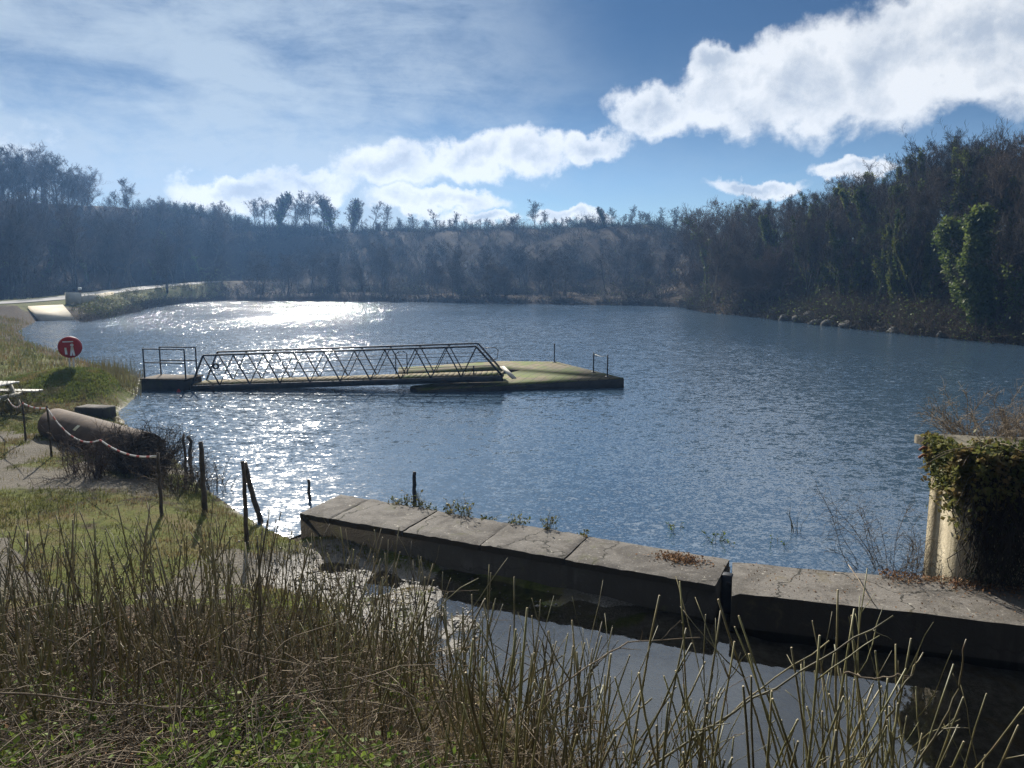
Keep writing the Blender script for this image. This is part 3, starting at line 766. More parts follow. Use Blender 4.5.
for q in range(3):
    proto(('ivycol', q), 230 + q, ivy_n=7000, H=9.0, spread=[.34, .42, .38][q], dens=.8, leaders=[1, 2, 2][q], lean=[.05, .15, -.12][q], start=.22, mats=('bark', 'twig_dark', 'ivy_olive'), ivy_kw=dict(cover=.9, thick=[.6, .5, .55][q], size=(.10, .20)))
proto(('ivypole', 0), 191, ivy_n=6000, H=11.0, spread=.22, dens=.7, leaders=1, start=.5, mats=('bark', 'twig_dark', 'ivy_bright'), ivy_kw=dict(cover=.3, thick=.5))
proto(('lean', 0), 192, ivy_n=1500, H=8.0, spread=.42, dens=.8, leaders=2, lean=-.55, start=.4, mats=('bark_ridge', 'twig_dark', 'ivy'), ivy_kw=dict(cover=.4, thick=.3))
for q in range(4):
    proto(('ridge', q), 210 + q, H=10.0, spread=[.36, .42, .32, .46][q], dens=[1.0, 1.0, .9, 1.05][q], leaders=[1, 2, 1, 1][q], start=[.26, .22, .32, .24][q], mats=('bark_ridge', 'twig_dark', 'ivy'), twig_r=.013)
proto(('ridgeivy', 0), 220, ivy_n=3600, H=10.0, spread=.36, dens=1.1, leaders=1, start=.2, mats=('bark_ridge', 'twig_dark', 'ivy'), ivy_kw=dict(thick=.8, cover=2.0, size=(.2, .36)), twig_r=.026)

ntree = 0
def plant(key, x, y, h, label, cat='tree', group=None, name=None, rz=None, squash=1.0, dz=0.0):
    global ntree; ntree += 1
    parts, H = PROTO[key]
    nm = name or ('ivy_tree' if len(parts) > 2 else 'bare_tree')
    root = empty(nm, (x, y, gz(x, y) + dz)); s_ = h / H
    root.scale = (s_ * squash, s_ * squash, s_); root.rotation_euler.z = rng.uniform(0, 6.28) if rz is None else rz
    tag(root, label, cat, group)
    for nme, me, mt, sm in parts:
        o = bpy.data.objects.new(nme, me); col.objects.link(o); o.parent = root
    return root

def scatter(n, gen, mind, tries=60):
    pts = []
    for _ in range(n * tries):
        p = gen()
        if p is None: continue
        if all((p[0] - q[0]) ** 2 + (p[1] - q[1]) ** 2 > mind * mind for q in pts): pts.append(p)
        if len(pts) >= n: break
    return pts
def cand(n, pxr, tr_):
    px = rng.uniform(*pxr, n); t = rng.uniform(*tr_, n); x = (px - 512) / F * t; y = t * .99
    return px, x, y, polydist(x, y, SHORE), polydist(x, y, ROADP, closed=False)[0]
def spaced(n, c, keep, mind):
    px, x, y, d, rd_ = c; out = []; P = np.zeros((0, 2))
    for i in np.nonzero(keep)[0]:
        if len(out) >= n: break
        if len(out) and (((np.array([(q[0], q[1]) for q in out]) - (x[i], y[i])) ** 2).sum(1) < mind * mind).any(): continue
        out.append((float(x[i]), float(y[i]), float(d[i]), float(px[i])))
    return out
def dshore(x, y): return float(polydist(np.array([x]), np.array([y]), SHORE)[0])

# wood on the right bank
cR = cand(6000, (686, 1180), (38, 165)); uR = rng.uniform(size=6000)
kR = (cR[3] > .8) & (cR[3] < np.where(cR[0] > 760, 26, 16)) & (uR < np.exp(-cR[3] / 20))
SKY_R = np.array([(686, 206), (730, 202), (770, 197), (800, 192), (850, 180), (890, 165), (930, 140), (980, 130), (1024, 128), (1180, 110)])
GR = 'trees of the wood on the right bank'
for (x, y, d, px) in spaced(112, cR, kR, 2.2):
    z0 = gz(x, y); dist = math.hypot(x, y)
    ylim = np.interp(px, SKY_R[:, 0], SKY_R[:, 1]) + rng.uniform(0, 16)
    hmax = CAMZ + (278 - ylim) / F * y - z0
    h = float(np.clip(rng.uniform(7.5, 11.5), 3.2, max(3.2, hmax)))
    ivyp = .18 if px < 790 else .62
    if d < 4 and px < 800 and rng.uniform() < .75:
        plant(('pale', rng.integers(3)), x, y, min(h, rng.uniform(4, 6)), 'low spreading tan tree at the water edge of the right bank', group='low trees along the right shore')
    elif rng.uniform() < ivyp:
        plant(('ivy', rng.integers(5)), x, y, h, 'ivy wrapped tree with bare twigs in the wood on the right bank', group='ivy wrapped ' + GR)
    else:
        plant(('bare', rng.integers(6)), x, y, h, 'bare grey brown winter tree in the wood on the right bank', group=GR)
def plant_px(key, px, d_target, h, label, **kw):
    """on the ray through a column of the photograph, d_target metres inland from the first shore"""
    t = np.arange(35, 220, .25); x, y = (px - 512) / F * t, t * .99; i = int(np.argmax(polydist(x, y, SHORE) > d_target))
    return plant(key, x[i], y[i], h, label, **kw)
plant_px(('ivybush', 0), 975, 1.0, 7.8, 'bright green ivy smothered tree at the water edge, far right', rz=.4)
plant_px(('ivypole', 0), 945, 9.0, 10.0, 'tall slim trunk sheathed in yellow green ivy, above the right bank', rz=1.0)
plant_px(('lean', 0), 812, 4.0, 8.6, 'dark forked tree leaning left over the right bank', rz=0.0)
plant_px(('lean', 0), 905, 3.5, 8.0, 'mossy leaning tree left of the bright ivy smothered tree', rz=.3)
plant_px(('ivycol', 0), 885, 2.0, 7.0, 'ivy clad tree standing behind the boulders of the right shore', rz=.3)
for q, (px, dd, h, k_) in enumerate([(772, 5, 7.0, 1), (792, 7, 7.5, 0), (822, 6, 8.0, 2), (846, 3, 6.5, 0), (862, 8, 9.0, 1), (878, 5, 8.0, 2), (902, 9, 9.5, 0), (918, 2.5, 6.0, 1), (932, 6, 8.5, 2), (958, 5, 8.5, 0), (992, 5, 9.0, 1), (1008, 2.2, 6.5, 2), (1030, 4, 9.0, 0), (840, 10, 9.5, 2), (890, 13, 9.5, 1), (970, 12, 10.0, 2)]):
    plant_px(('ivycol', k_), px, dd, h, 'tree with trunk and limbs thickly clad in sunlit olive ivy on the right bank', group='thickly ivy clad trees on the right bank')

# trees on the far ridge, one by one along the skyline
ridge_list = [(172, 205), (183, 212), (196, 206), (208, 208), (222, 206), (233, 203), (246, 206), (256, 204), (270, 203), (284, 191), (297, 196), (306, 205), (318, 199), (331, 198), (341, 197), (352, 201),
              (365, 204), (378, 203), (389, 209), (404, 220), (415, 216), (436, 211), (447, 222), (458, 216), (478, 226), (487, 222), (505, 221), (516, 218), (537, 206), (549, 214), (568, 222), (580, 220), (596, 209), (605, 212), (627, 209), (640, 213), (655, 210), (668, 212)]
def ridge_pt(px):
    t = np.arange(150, 260, 1.0); x, y = (px - 512) / F * t, t * .99; z = ground(x, y)
    i = int(np.argmax((z - CAMZ) / t - 1e-6 * t)); return (z[i] - CAMZ) / t[i], x[i], y[i], z[i]
kk = 0
r3 = np.random.default_rng(303)
for px in np.arange(168, 690, 6.0):
    px = px + r3.uniform(-3, 3); dens_ = .95 if px < 400 else .6
    if r3.uniform() > dens_: continue
    base_ = np.interp(px, [q[0] for q in ridge_list], [q[1] for q in ridge_list]) + r3.uniform(-2, 14); ridge_list.append((px, base_))
for px, ty in ridge_list:
    el, x, y, z = ridge_pt(px); x += rng.uniform(-1, 1); y += rng.uniform(-3, 4); z = gz(x, y)
    h = max(2.5, CAMZ + (278 - ty) / F * y - z)
    if px in (284, 341, 352, 596): plant(('ridgeivy', 0), x, y, h, {284: 'tallest dense crowned tree on the far ridge skyline', 341: 'dark full crowned tree on far ridge, first of a close pair', 352: 'dark full crowned tree on far ridge, second of a close pair', 596: 'dark bushy tree on the far ridge near the right wood'}[px], squash=1.1)
    elif px in (537, 436): plant(('ridge', 3 if px == 537 else 2), x, y, h, {537: 'lone round crowned bare tree on the far ridge', 436: 'thin lone bare tree on the far ridge'}[px], squash=1.15)
    else: plant(('ridge', kk % 4), x, y, h, 'bare tree on the far ridge skyline', group='trees along the far ridge', squash=rng.uniform(.9, 1.3)); kk += 1

ridge_brush = []
for px in np.arange(160, 700, 3.0):
    el, x, y, z = ridge_pt(px)
    ridge_brush.append((x + r3.uniform(-1, 1), y + r3.uniform(-4, 3)))
# wood below the ridge on the far shore
cF = cand(5000, (165, 735), (112, 200)); kF = (cF[3] > 1) & (cF[3] < 56) & (cF[4] > 4)
for (x, y, d, px) in spaced(110, cF, kF, 3.6):
    z0 = gz(x, y); top = 246 - 20 * sstep(560, 700, px); hmax = CAMZ + (278 - top) / F * y - z0
    h = float(np.clip(rng.uniform(5, 8), 2.6, max(2.6, hmax)))
    if rng.uniform() < .25: plant(('tan', rng.integers(3)), x, y, min(h, 5.5), 'low tan spreading tree in the wood on the far shore', group='low tan trees on the far shore')
    else: plant(('ridge', rng.integers(4)), x, y, h, 'bare tree on the wooded slope below the far ridge', group='trees on the slope below the far ridge', squash=1.25)

# wooded hillside on the left
SKY_L = np.array([(-250, 105), (-60, 120), (0, 132), (20, 145), (55, 140), (90, 150), (105, 172), (130, 172), (160, 188), (185, 205), (230, 215)])
cL = cand(6000, (-110, 225), (88, 180)); kL = (cL[4] > 4.5) & (cL[3] > 12) & (cL[3] < 75)
for (x, y, d, px) in spaced(135, cL, kL, 2.8):
    z0 = gz(x, y); top = np.interp(px, SKY_L[:, 0], SKY_L[:, 1]) + rng.uniform(-4, 36); hmax = CAMZ + (278 - top) / F * y - z0
    h = float(np.clip(rng.uniform(9, 14), 3, max(3, hmax)))
    if rng.uniform() < .12: plant(('ivy', rng.integers(5)), x, y, h * .8, 'ivy covered tree on the hillside above the road on the left', group='ivy covered trees on the left hillside')
    else: plant(('bare', rng.integers(6)) if rng.uniform() < .5 else ('ridge', rng.integers(4)), x, y, h, 'bare tree on the hillside above the road on the left', group='trees on the left hillside')
plant_px(('ridge', 3), 72, 40, 13, 'broad fan crowned bare tree topping the left hillside', squash=1.25)

# brushwood below the trees: arching stems in great numbers
def brush(name, pts, mat, label, hmin, hmax, stems=26, rad=.02, leaf=0, lm=None, seed=3, spreadr=1.0):
    r = np.random.default_rng(seed); m_ = MB(); P = np.array(pts)
    n = len(P); B = np.repeat(P, stems, 0); N = len(B); H = np.repeat(r.uniform(hmin, hmax, n), stems)
    a = r.uniform(0, 6.28, N); o = r.uniform(0, 1, N) ** .5 * spreadr
    S = np.column_stack([B[:, 0] + np.cos(a) * o * .6, B[:, 1] + np.sin(a) * o * .6, np.zeros(N)]); S[:, 2] = ground(S[:, 0], S[:, 1]) - .1
    D = np.column_stack([np.cos(a) * r.uniform(.1, .9, N), np.sin(a) * r.uniform(.1, .9, N), r.uniform(.7, 1.3, N)])
    D /= np.linalg.norm(D, axis=1)[:, None]; Pc = S
    for q in range(4):
        D = D + r.normal(0, .22, D.shape); D[:, 2] -= .16; D /= np.linalg.norm(D, axis=1)[:, None]
        Q = Pc + D * (H * .3 * r.uniform(.6, 1.2, N))[:, None]
        m_.segs(Pc, Q, rad * (1 - .2 * q), rad * (.8 - .2 * q), 3)
        for w in range(2):
            f = r.uniform(0, 1, (N, 1)); s_ = Pc * (1 - f) + Q * f
            dd = D + r.normal(0, .8, D.shape); dd /= np.linalg.norm(dd, axis=1)[:, None]
            m_.segs(s_, s_ + dd * (H * .16 * r.uniform(.4, 1.3, N))[:, None], rad * .5, rad * .25, 3)
        Pc = Q
        if leaf:
            k = r.integers(0, N, int(N * leaf)); C = Q[k] + r.normal(0, .2, (len(k), 3)); m_.leaves(C, r.uniform(.1, .2, len(k)), r, .5, m=1, aspect=.8)
    o = m_.build(name, [mat, lm or mat]); tag(o, label, 'undergrowth', kind='stuff'); return o
def region(n, pxr, tr_, cond):
    c = cand(n * 14, pxr, tr_); k = cond(c[3], c[0], c[4], rng.uniform(size=n * 14)); return np.column_stack([c[1], c[2]])[k][:n]
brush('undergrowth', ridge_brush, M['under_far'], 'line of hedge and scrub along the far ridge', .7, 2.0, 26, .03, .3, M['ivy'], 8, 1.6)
brush('undergrowth', region(330, (690, 1180), (40, 120), lambda d, px, rd, u: (d > -.3) & (d < 22) & (u < np.exp(-np.maximum(d, 0) / 8))), M['under'], 'tangled brushwood under the trees of the right bank', .9, 2.4, 30, .018, .22, M['ivy'], 4, 1.4)
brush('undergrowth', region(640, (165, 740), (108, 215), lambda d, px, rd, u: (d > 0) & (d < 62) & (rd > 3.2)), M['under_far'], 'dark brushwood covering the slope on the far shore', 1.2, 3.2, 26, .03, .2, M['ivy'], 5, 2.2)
shorepts = []
for q in range(18, len(SHORE) - 9):
    a, b = SHORE[q], SHORE[q + 1]; L = np.linalg.norm(b - a)
    for t_ in np.arange(0, L, .75): p = lerp(a, b, t_ / L); shorepts.append((p[0] + rng.normal(0, .3), p[1] + rng.uniform(-.2, .9)))
brush('undergrowth', [p for p in shorepts if p[1] > 92], M['under_far'], 'low dark scrub along the water edge of the far shore', .6, 1.6, 24, .025, .3, M['ivy_shaded2'], 19, 1.2)
brush('undergrowth', [p for p in shorepts if p[1] <= 92], M['under'], 'low dark scrub hanging over the water along the right shore', .4, 1.0, 22, .018, .12, M['ivy_shaded2'], 9, .9)
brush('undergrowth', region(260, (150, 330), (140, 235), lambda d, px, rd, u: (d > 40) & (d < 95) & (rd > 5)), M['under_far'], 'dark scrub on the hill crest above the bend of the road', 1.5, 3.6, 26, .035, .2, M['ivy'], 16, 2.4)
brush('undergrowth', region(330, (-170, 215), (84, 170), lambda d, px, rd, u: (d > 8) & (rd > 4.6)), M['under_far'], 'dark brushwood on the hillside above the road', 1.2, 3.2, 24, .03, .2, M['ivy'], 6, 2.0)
brush('undergrowth', region(120, (84, 225), (74, 150), lambda d, px, rd, u: (d > .2) & (d < 8) & (rd > 3.2)), M['reed'], 'low tan scrub on the bank between road and lake', .35, .9, 26, .02, .3, M['grass'], 7, 1.3)

# boulders at the right water edge
for q, px in enumerate([770, 782, 795, 806, 815, 826, 834, 842, 851, 860, 874, 890, 915, 938]):
    t = np.arange(40, 130, .2); x, y = (px - 512) / F * t, t * .99; i_ = int(np.argmax(polydist(x, y, SHORE) > (-.3 if q % 3 else .6))); x, y = x[i_], y[i_]
    r = np.random.default_rng(700 + q); m_ = MB()
    th = np.linspace(0, math.pi, 9); ph = np.linspace(0, 2 * math.pi, 13)[:-1]
    TH, PH = np.meshgrid(th, ph, indexing='ij'); dv = np.stack([np.sin(TH) * np.cos(PH), np.sin(TH) * np.sin(PH), np.cos(TH)], -1)
    nrm = r.normal(size=(9, 3)); nrm /= np.linalg.norm(nrm, axis=1)[:, None]
    rad = np.min(r.uniform(.55, .95, 9)[None, None] / np.maximum(.3, dv @ nrm.T), -1); rad = np.minimum(rad, 1.1)
    V = dv * rad[..., None] * np.array([r.uniform(.7, 1.4), r.uniform(.6, 1.0), r.uniform(.45, .8)]) * r.uniform(.4, .85)
    b0 = np.arange(8)[:, None] * 12; j0 = np.arange(12)[None]; j1 = (j0 + 1) % 12
    m_.add(V.reshape(-1, 3), np.stack([b0 + j0, b0 + 12 + j0, b0 + 12 + j1, b0 + j1], -1).reshape(-1, 4))
    o = m_.build('boulder', M['rock'], loc=(x, y, max(.1, gz(x, y)))); o.rotation_euler.z = r.uniform(0, 6.28)
    tag(o, 'angular grey boulder at the water edge below the right wood', 'rock', 'boulders along the right shore')

# ------------------------------------------------------------------ road, slipway, parapet on the far left
m_ = MB(); Pm = np.array(ROADP[:-1]); T = np.gradient(Pm[:, :2], axis=0); T /= np.linalg.norm(T, axis=1)[:, None]; Nn = np.column_stack([-T[:, 1], T[:, 0]])
uu = np.linspace(0, len(Pm) - 1, 60); ctr = np.column_stack([np.interp(uu, range(len(Pm)), Pm[:, q]) for q in range(3)]); nn = np.column_stack([np.interp(uu, range(len(Pm)), Nn[:, q]) for q in range(2)])
rows = [np.column_stack([ctr[:, :2] + nn * w, ctr[:, 2] + .02]) for w in (-2.2, -.8, .8, 2.2)]
V = np.stack(rows, 1).reshape(-1, 3); b0 = np.arange(59)[:, None] * 4 + np.arange(3)[None]
m_.add(V, np.stack([b0, b0 + 1, b0 + 5, b0 + 4], -1).reshape(-1, 4))
tag(m_.build('road', M['road']), 'pale lakeside road', 'road', kind='structure')
sq = [aty(28, 307, 78.5), aty(63, 305.5, 79), at(75, 319.6, .02), at(42, 320.6, .02)]
m_ = MB(); ps = np.array(sq); ctr_ = ps[:, :2].mean(0)
m_.prism(ps[:, :2], ps[:, 2] - .5, ps[:, 2] + .10); o = m_.build('slipway', M['slip']); tag(o, 'sloping tan concrete slipway running into the lake', 'slipway')
pw0 = aty(66, 303, 84); pw1 = aty(81, 303, 85); pw2 = aty(113, 295.5, 104)
par = empty('parapet_wall', pw0); tag(par, 'low pale concrete parapet wall beside slipway and road', 'wall')
m_ = MB(); m_.bar((0, 0, .5), pw1 - pw0 + (0, 0, .5), .5, 1.35); m_.build('end_block', M['pale_concrete'], par)
m_ = MB(); m_.bar(pw1 - pw0 + (.05, 0, .35), pw2 - pw0 + (0, 0, .15), .3, .75); m_.build('wall_run', M['slip'], par)
bo = empty('bollard', pw0 + np.array([1.0, 1.2, .3])); tag(bo, 'small white topped bollard behind the parapet wall', 'bollard')
m_ = MB(); m_.tube([(0, 0, -.5), (0, 0, 1.15)], .11, 8); m_.build('bollard_post', M['rust'], bo)
m_ = MB(); m_.tube([(0, 0, 1.15), (0, 0, 1.2), (0, 0, 1.4), (0, 0, 1.45)], [.13, .2, .2, .1], 8); m_.build('bollard_cap', M['white'], bo)

# ------------------------------------------------------------------ floating pontoon and gangway
PT_Z = .36
PA, PB, PC, PD = at(420, 390, .1)[:2], at(624, 378, PT_Z)[:2], at(556, 361.5, PT_Z)[:2], at(500, 361, PT_Z)[:2]
PE = at(398, 366, PT_Z)[:2]; PG = at(398, 372.5, PT_Z)[:2]
S1 = at(545, 369.5, PT_Z)[:2]; S2 = at(500, 374.5, PT_Z)[:2]; S3 = at(410, 386.5, .1)[:2]
pon = empty('floating_pontoon', (*lerp(PA, PC, .5), 0)); tag(pon, 'flat mossy floating pontoon with dark sides on the lake', 'pontoon')
o2 = lerp(PA, PC, .5)
outl = np.array([PA, PB, PC, PD, PE, PG, at(490, 369.3, PT_Z)[:2], at(521, 370, PT_Z)[:2], S2, S3]) - o2
dzt = np.full(10, PT_Z); dzt[0] = .09; dzt[9] = .11; dzt[8] = .33; dzt[4] = .30; dzt[5] = .28
m_ = MB(); m_.prism(outl, -.45, dzt - .03); m_.build('hull', M['hull'], pon)
m_ = MB(); cen = outl.mean(0); m_.prism(outl * .996, dzt - .028, dzt); m_.build('deck', M['deck'], pon)
for px, py, h, lab in [(556, 362, .82, None), (596.5, 372.5, .78, None), (611, 377, .82, None), (473, 379.5, .5, None)]:
    p = at(px, py, PT_Z)[:2] - o2; p = p * .97; m_ = MB(); m_.tube([(*p, PT_Z - .01), (*p, PT_Z + h)], .028, 6); m_.box((*p, PT_Z + .012), (.16, .16, .02)); m_.build('deck_post', M['metal_dark'], pon)
m_ = MB(); w0 = at(611, 377, PT_Z)[:2] - o2
ra_ = at(465, 377.5, PT_Z)[:2] - o2
for dx in (0, .35): m_.box((ra_[0] + dx, ra_[1] - .6, PT_Z + .03), (.12, .3, .06), .3, bev=.01)
m_.build('mooring_cleat', M['metal_dark'], pon)
m_ = MB(); ln = [*(at(596.5, 372.5, PT_Z)[:2] - o2), 0]; ln2 = [*(at(611, 377, PT_Z)[:2] - o2), 0]
a_, b_ = np.array(ln) * .97 + (0, 0, PT_Z + .72), np.array(ln2) * .97 + (0, 0, PT_Z + .76)
m_.tube([a_, (a_ + b_) / 2 - (0, 0, .05), b_], .008, 4); m_.build('rope', M['wood_pale'], pon)

# gangway: two trusses with a deck between, resting on jetty and pontoon
G0 = at(191, 387, .12); G1 = at(503, 377, .50)
gdir = (G1 - G0); GL = np.linalg.norm(gdir); gu = gdir / GL; gs = np.array([-gu[1], gu[0], 0]); gs /= np.linalg.norm(gs)
gw = empty('gangway', G0); tag(gw, 'long steel truss gangway from the jetty to the pontoon', 'gangway')
up = np.array([0, 0, 1.0]); W_ = 1.25; HT = 1.12
m_ = MB(); nb = 56
for q in range(nb):
    a = gu * (GL * (q + .04) / nb); b = gu * (GL * (q + .96) / nb)
    m_.add([a + gs * .06 + up * .05, b + gs * .06 + up * .05, b + gs * (W_ - .06) + up * .05, a + gs * (W_ - .06) + up * .05, a + gs * .06 + up * .08, b + gs * .06 + up * .08, b + gs * (W_ - .06) + up * .08, a + gs * (W_ - .06) + up * .08],
           [(0, 3, 2, 1), (4, 5, 6, 7), (0, 1, 5, 4), (1, 2, 6, 5), (2, 3, 7, 6), (3, 0, 4, 7)])
m_.build('deck', M['moss_deck'], gw)
for side in (0, 1):
    m_ = MB(); o_ = gs * (W_ * side)
    m_.bar(o_ - up * .05, gu * GL + o_ - up * .05, .08, .20)
    tb, te = .5, GL - .95
    m_.bar(gu * tb + o_ + up * HT, gu * te + o_ + up * HT, .06, .06)
    m_.bar(o_ + gu * .02 + up * .04, gu * tb + o_ + up * HT, .055); m_.bar(gu * te + o_ + up * HT, gu * (GL - .02) + o_ + up * .04, .07)
    npn = 9; st = (te - tb) / npn
    for q in range(npn):
        a = tb + st * q
        m_.bar(gu * a + o_ + up * (HT - .02), gu * (a + st * .5) + o_ + up * .04, .042)
        m_.bar(gu * (a + st * .5) + o_ + up * .04, gu * (a + st) + o_ + up * (HT - .02), .03)
    m_.bar(gu * .2 + o_ * .97 + gs * .02 + up * .42, gu * (GL - .35) + o_ * .97 + gs * .02 + up * .42, .02)
    m_.bar(gu * .35 + o_ * .97 + gs * .02 + up * .78, gu * (GL - .6) + o_ * .97 + gs * .02 + up * .78, .02)
    m_.build('truss', M['metal_dark'] if side == 0 else M['metal'], gw)
m_ = MB()
c0 = gu * (GL * .66) + gs * (W_ * 0) - gs * .05
loop = [c0 + up * .2, c0 + up * .95, c0 + gu * .1 + up * 1.02, c0 + gu * .3 + up * 1.02, c0 + gu * .4 + up * .95, c0 + gu * .4 + up * .2]
m_.tube(loop, .02, 6)
c0 = gu * (GL - .75) + gs * (W_ * .9); loop = [c0 + up * .55, c0 + gu * .3 + up * .5, c0 + gu * .5 + up * .55, c0 + gu * .55 + up * .85, c0 + gu * .45 + up * .95, c0 + up * .95]
m_.tube(loop, .02, 6); m_.build('handrail_hoop', M['metal'], gw)
m_ = MB(); e = gu * (GL - .05); m_.bar(e + gs * .65 + up * .30, e + gs * .1 + gu * .45 + up * (-.08), .20, .03); m_.build('ramp_plank', M['wood_pale'], gw)
m_ = MB(); c0 = gu * .95 + gs * (-.03) + up * .72; a = np.linspace(0, 2 * math.pi, 21); m_.tube([c0 + gu * math.cos(t) * .09 + up * math.sin(t) * .09 for t in a], .035, 6, cap=False); m_.build('ring_buoy', M['hull'], gw)

# jetty with its railing
J0 = at(143, 378, .40); J1 = at(189, 379, .40)
jt = empty('jetty', (*J0[:2], 0)); tag(jt, 'short dark jetty at the shore end of the gangway', 'jetty')
jv = J1 - J0; jl = np.linalg.norm(jv); ju = jv / jl; js = np.array([-ju[1], ju[0], 0])
m_ = MB(); ctr_ = jv / 2 + js * .35; m_.box((ctr_[0], ctr_[1], .02), (jl * .94, 1.15, .70), math.atan2(ju[1], ju[0]), bev=.03); m_.build('jetty_base', M['hull'], jt)
m_ = MB(); m_.box((ctr_[0], ctr_[1], .395), (jl * .94 + .06, 1.21, .05), math.atan2(ju[1], ju[0]), bev=.01); m_.build('jetty_deck', M['post'], jt)
for off, t0, t1 in ((-.05, .06, .95), (.75, .12, .92)):
    m_ = MB(); b0_ = js * off + up * .42
    a, b = ju * jl * t0 + b0_, ju * jl * t1 + b0_
    for h in (1.04, .55): m_.tube([a + up * h, b + up * h], .024, 6)
    for p in (a, b): m_.tube([p, p + up * 1.06], .026, 6)
    m_.build('railing', M['metal_dark'], jt)
m_ = MB(); m_.tube([jv * .92 - js * .45 + up * (-.25), jv * .92 - js * .45 + up * .02], .07, 8); m_.tube([jv * .92 - js * .45 + up * .02, jv * .92 - js * .45 + up * .1], [.07, .02], 8)
o = m_.build('marker_float', M['red'], jt)

# lifebuoy station: red round housing with a white figure
LB = aty(70, 347, 23.9); zb = gz(LB[0], LB[1])
lb = empty('lifebuoy_sign', (LB[0], LB[1], zb)); lb.rotation_euler.z = math.atan2(-LB[0], LB[1]) ; tag(lb, 'round red lifebuoy housing with white figure on a white post', 'lifebuoy')
hz = LB[2] - zb
m_ = MB(); a = np.linspace(0, 2 * math.pi, 33)[:-1]; prof = [(.345, 0.0), (.345, -.10), (.32, -.15), (.26, -.17), (.0005, -.175)]
V = []; 
for rr_, yy in [(.0005, .0)] + prof: V += [(math.cos(t) * rr_, yy, hz + math.sin(t) * rr_) for t in a]
b0 = np.arange(5)[:, None] * 32; j0 = np.arange(32)[None]; j1 = (j0 + 1) % 32
m_.add(V, np.stack([b0 + j0, b0 + j1, b0 + 32 + j1, b0 + 32 + j0], -1).reshape(-1, 4)); m_.build('housing', M['red'], lb, smooth=False)
m_ = MB(); m_.tube([(math.cos(t) * .338, -.06, hz + math.sin(t) * .338) for t in np.linspace(.35, 2.8, 24)], .022, 6); m_.build('rim', M['white'], lb)
m_ = MB()
fy = -.182
def flat(poly): 
    n = len(poly); V = [(x, fy, hz + z) for x, z in poly] + [(x, fy + .012, hz + z) for x, z in poly]
    n0 = m_.n; m_.add(V, [(i, (i + 1) % n, n + (i + 1) % n, n + i) for i in range(n)]); m_.f.append(np.array([list(range(n0, n0 + n))])); m_.mi.append(np.zeros(1, np.int32))
flat([(.055 + .05 * math.cos(t), .075 + .05 * math.sin(t)) for t in np.linspace(0, 6.28, 13)[:-1]])
flat([(.02, .02), (.09, .02), (.13, -.27), (.07, -.27), (.055, -.14), (.04, -.27), (-.02, -.27)])
flat([(-.16, .0), (-.10, .0), (-.085, -.22), (-.15, -.22)])
flat([(-.20, .17), (.10, .17), (.10, .205), (-.20, .205)])
m_.build('figure_marking', M['white'], lb)
for dx in (-.05, .06):
    m_ = MB(); m_.tube([(dx, .03, -.2), (dx, .03, hz - .3)], .028, 6); m_.build('post', M['white'], lb)

# picnic table at the left edge
PTB = atd(16, 372, 23.0); zt = gz(PTB[0], PTB[1])
pt = empty('picnic_table', (PTB[0] - .62, PTB[1] + .2, zt)); pt.rotation_euler.z = R(-4); tag(pt, 'sun bleached picnic table cut by the left edge of the photo', 'picnic table')
th = max(.7, CAMZ + ray(8, 366)[2] * 23.4 - zt)
def boards(z, y0, n, w, x0, x1, thick=.045):
    mm = MB()
    for q in range(n): mm.box(((x0 + x1) / 2, y0 + q * (w + .012), z), (x1 - x0, w, thick), bev=.006)
    return mm
boards(th, -.33, 5, .15, -1.9, .28).build('tabletop', M['wood_table'], pt)
boards(th - .30, -.85, 2, .15, -1.75, .52).build('bench', M['wood_table'], pt)
boards(th - .30, .70, 2, .15, -1.75, .52).build('bench', M['wood_table'], pt)
for x in (-1.5, .05):
    m_ = MB(); m_.bar((x, -.3, th - .03), (x, -.75, -.1), .05, .11); m_.bar((x, .3, th - .03), (x, .75, -.1), .05, .11); m_.bar((x + .052, -.8, th - .35), (x + .052, .8, th - .35), .05, .1); m_.build('leg_frame', M['wood_pale'], pt)

# rusty pipe
P0_ = at(56, 425, .52); P1_ = at(147, 452.5, .50)
pax = (P1_ - P0_); plen = np.linalg.norm(pax); pu = pax / plen
pp = empty('steel_pipe', (P0_ + P1_) / 2 * np.array([1, 1, 0])); tag(pp, 'large rusty brown steel pipe lying on the bank', 'pipe')
c0 = P0_ - (P0_ + P1_) / 2 * np.array([1, 1, 0]); pr = .40
def ringpts(p, r_, n=28):
    s_ = np.array([-pu[1], pu[0], 0]); s_ /= np.linalg.norm(s_); z_ = np.cross(pu, s_)
    if z_[2] < 0: z_ = -z_
    return [p + s_ * math.cos(t) * r_ + z_ * math.sin(t) * r_ for t in np.linspace(0, 2 * math.pi, n + 1)[:-1]]
def shell(rad, ts, mm):
    V = []
    for t, r_ in zip(ts, rad): V += ringpts(c0 + pu * t, r_)
    n = len(ts); b0 = np.arange(n - 1)[:, None] * 28; j0 = np.arange(28)[None]; j1 = (j0 + 1) % 28
    mm.add(V, np.stack([b0 + j0, b0 + 28 + j0, b0 + 28 + j1, b0 + j1], -1).reshape(-1, 4))
m_ = MB(); shell([pr - .03, pr - .03, pr - .004, pr, pr, pr, pr, pr, pr - .004, pr - .03, pr - .03], [.03, 0, 0, .006, plen * .3, plen * .305, plen * .7, plen - .006, plen, plen, plen - .03], m_); m_.build('pipe_shell', M['rust'], pp, smooth=True)
m_ = MB(); shell([pr - .031, pr - .031], [.02, plen - .02], m_); m_.build('pipe_bore', M['pipe_in'], pp, smooth=True)
m_ = MB(); s_ = np.array([-pu[1], pu[0], 0]) * -1; s_ /= np.linalg.norm(s_)
V = []; 
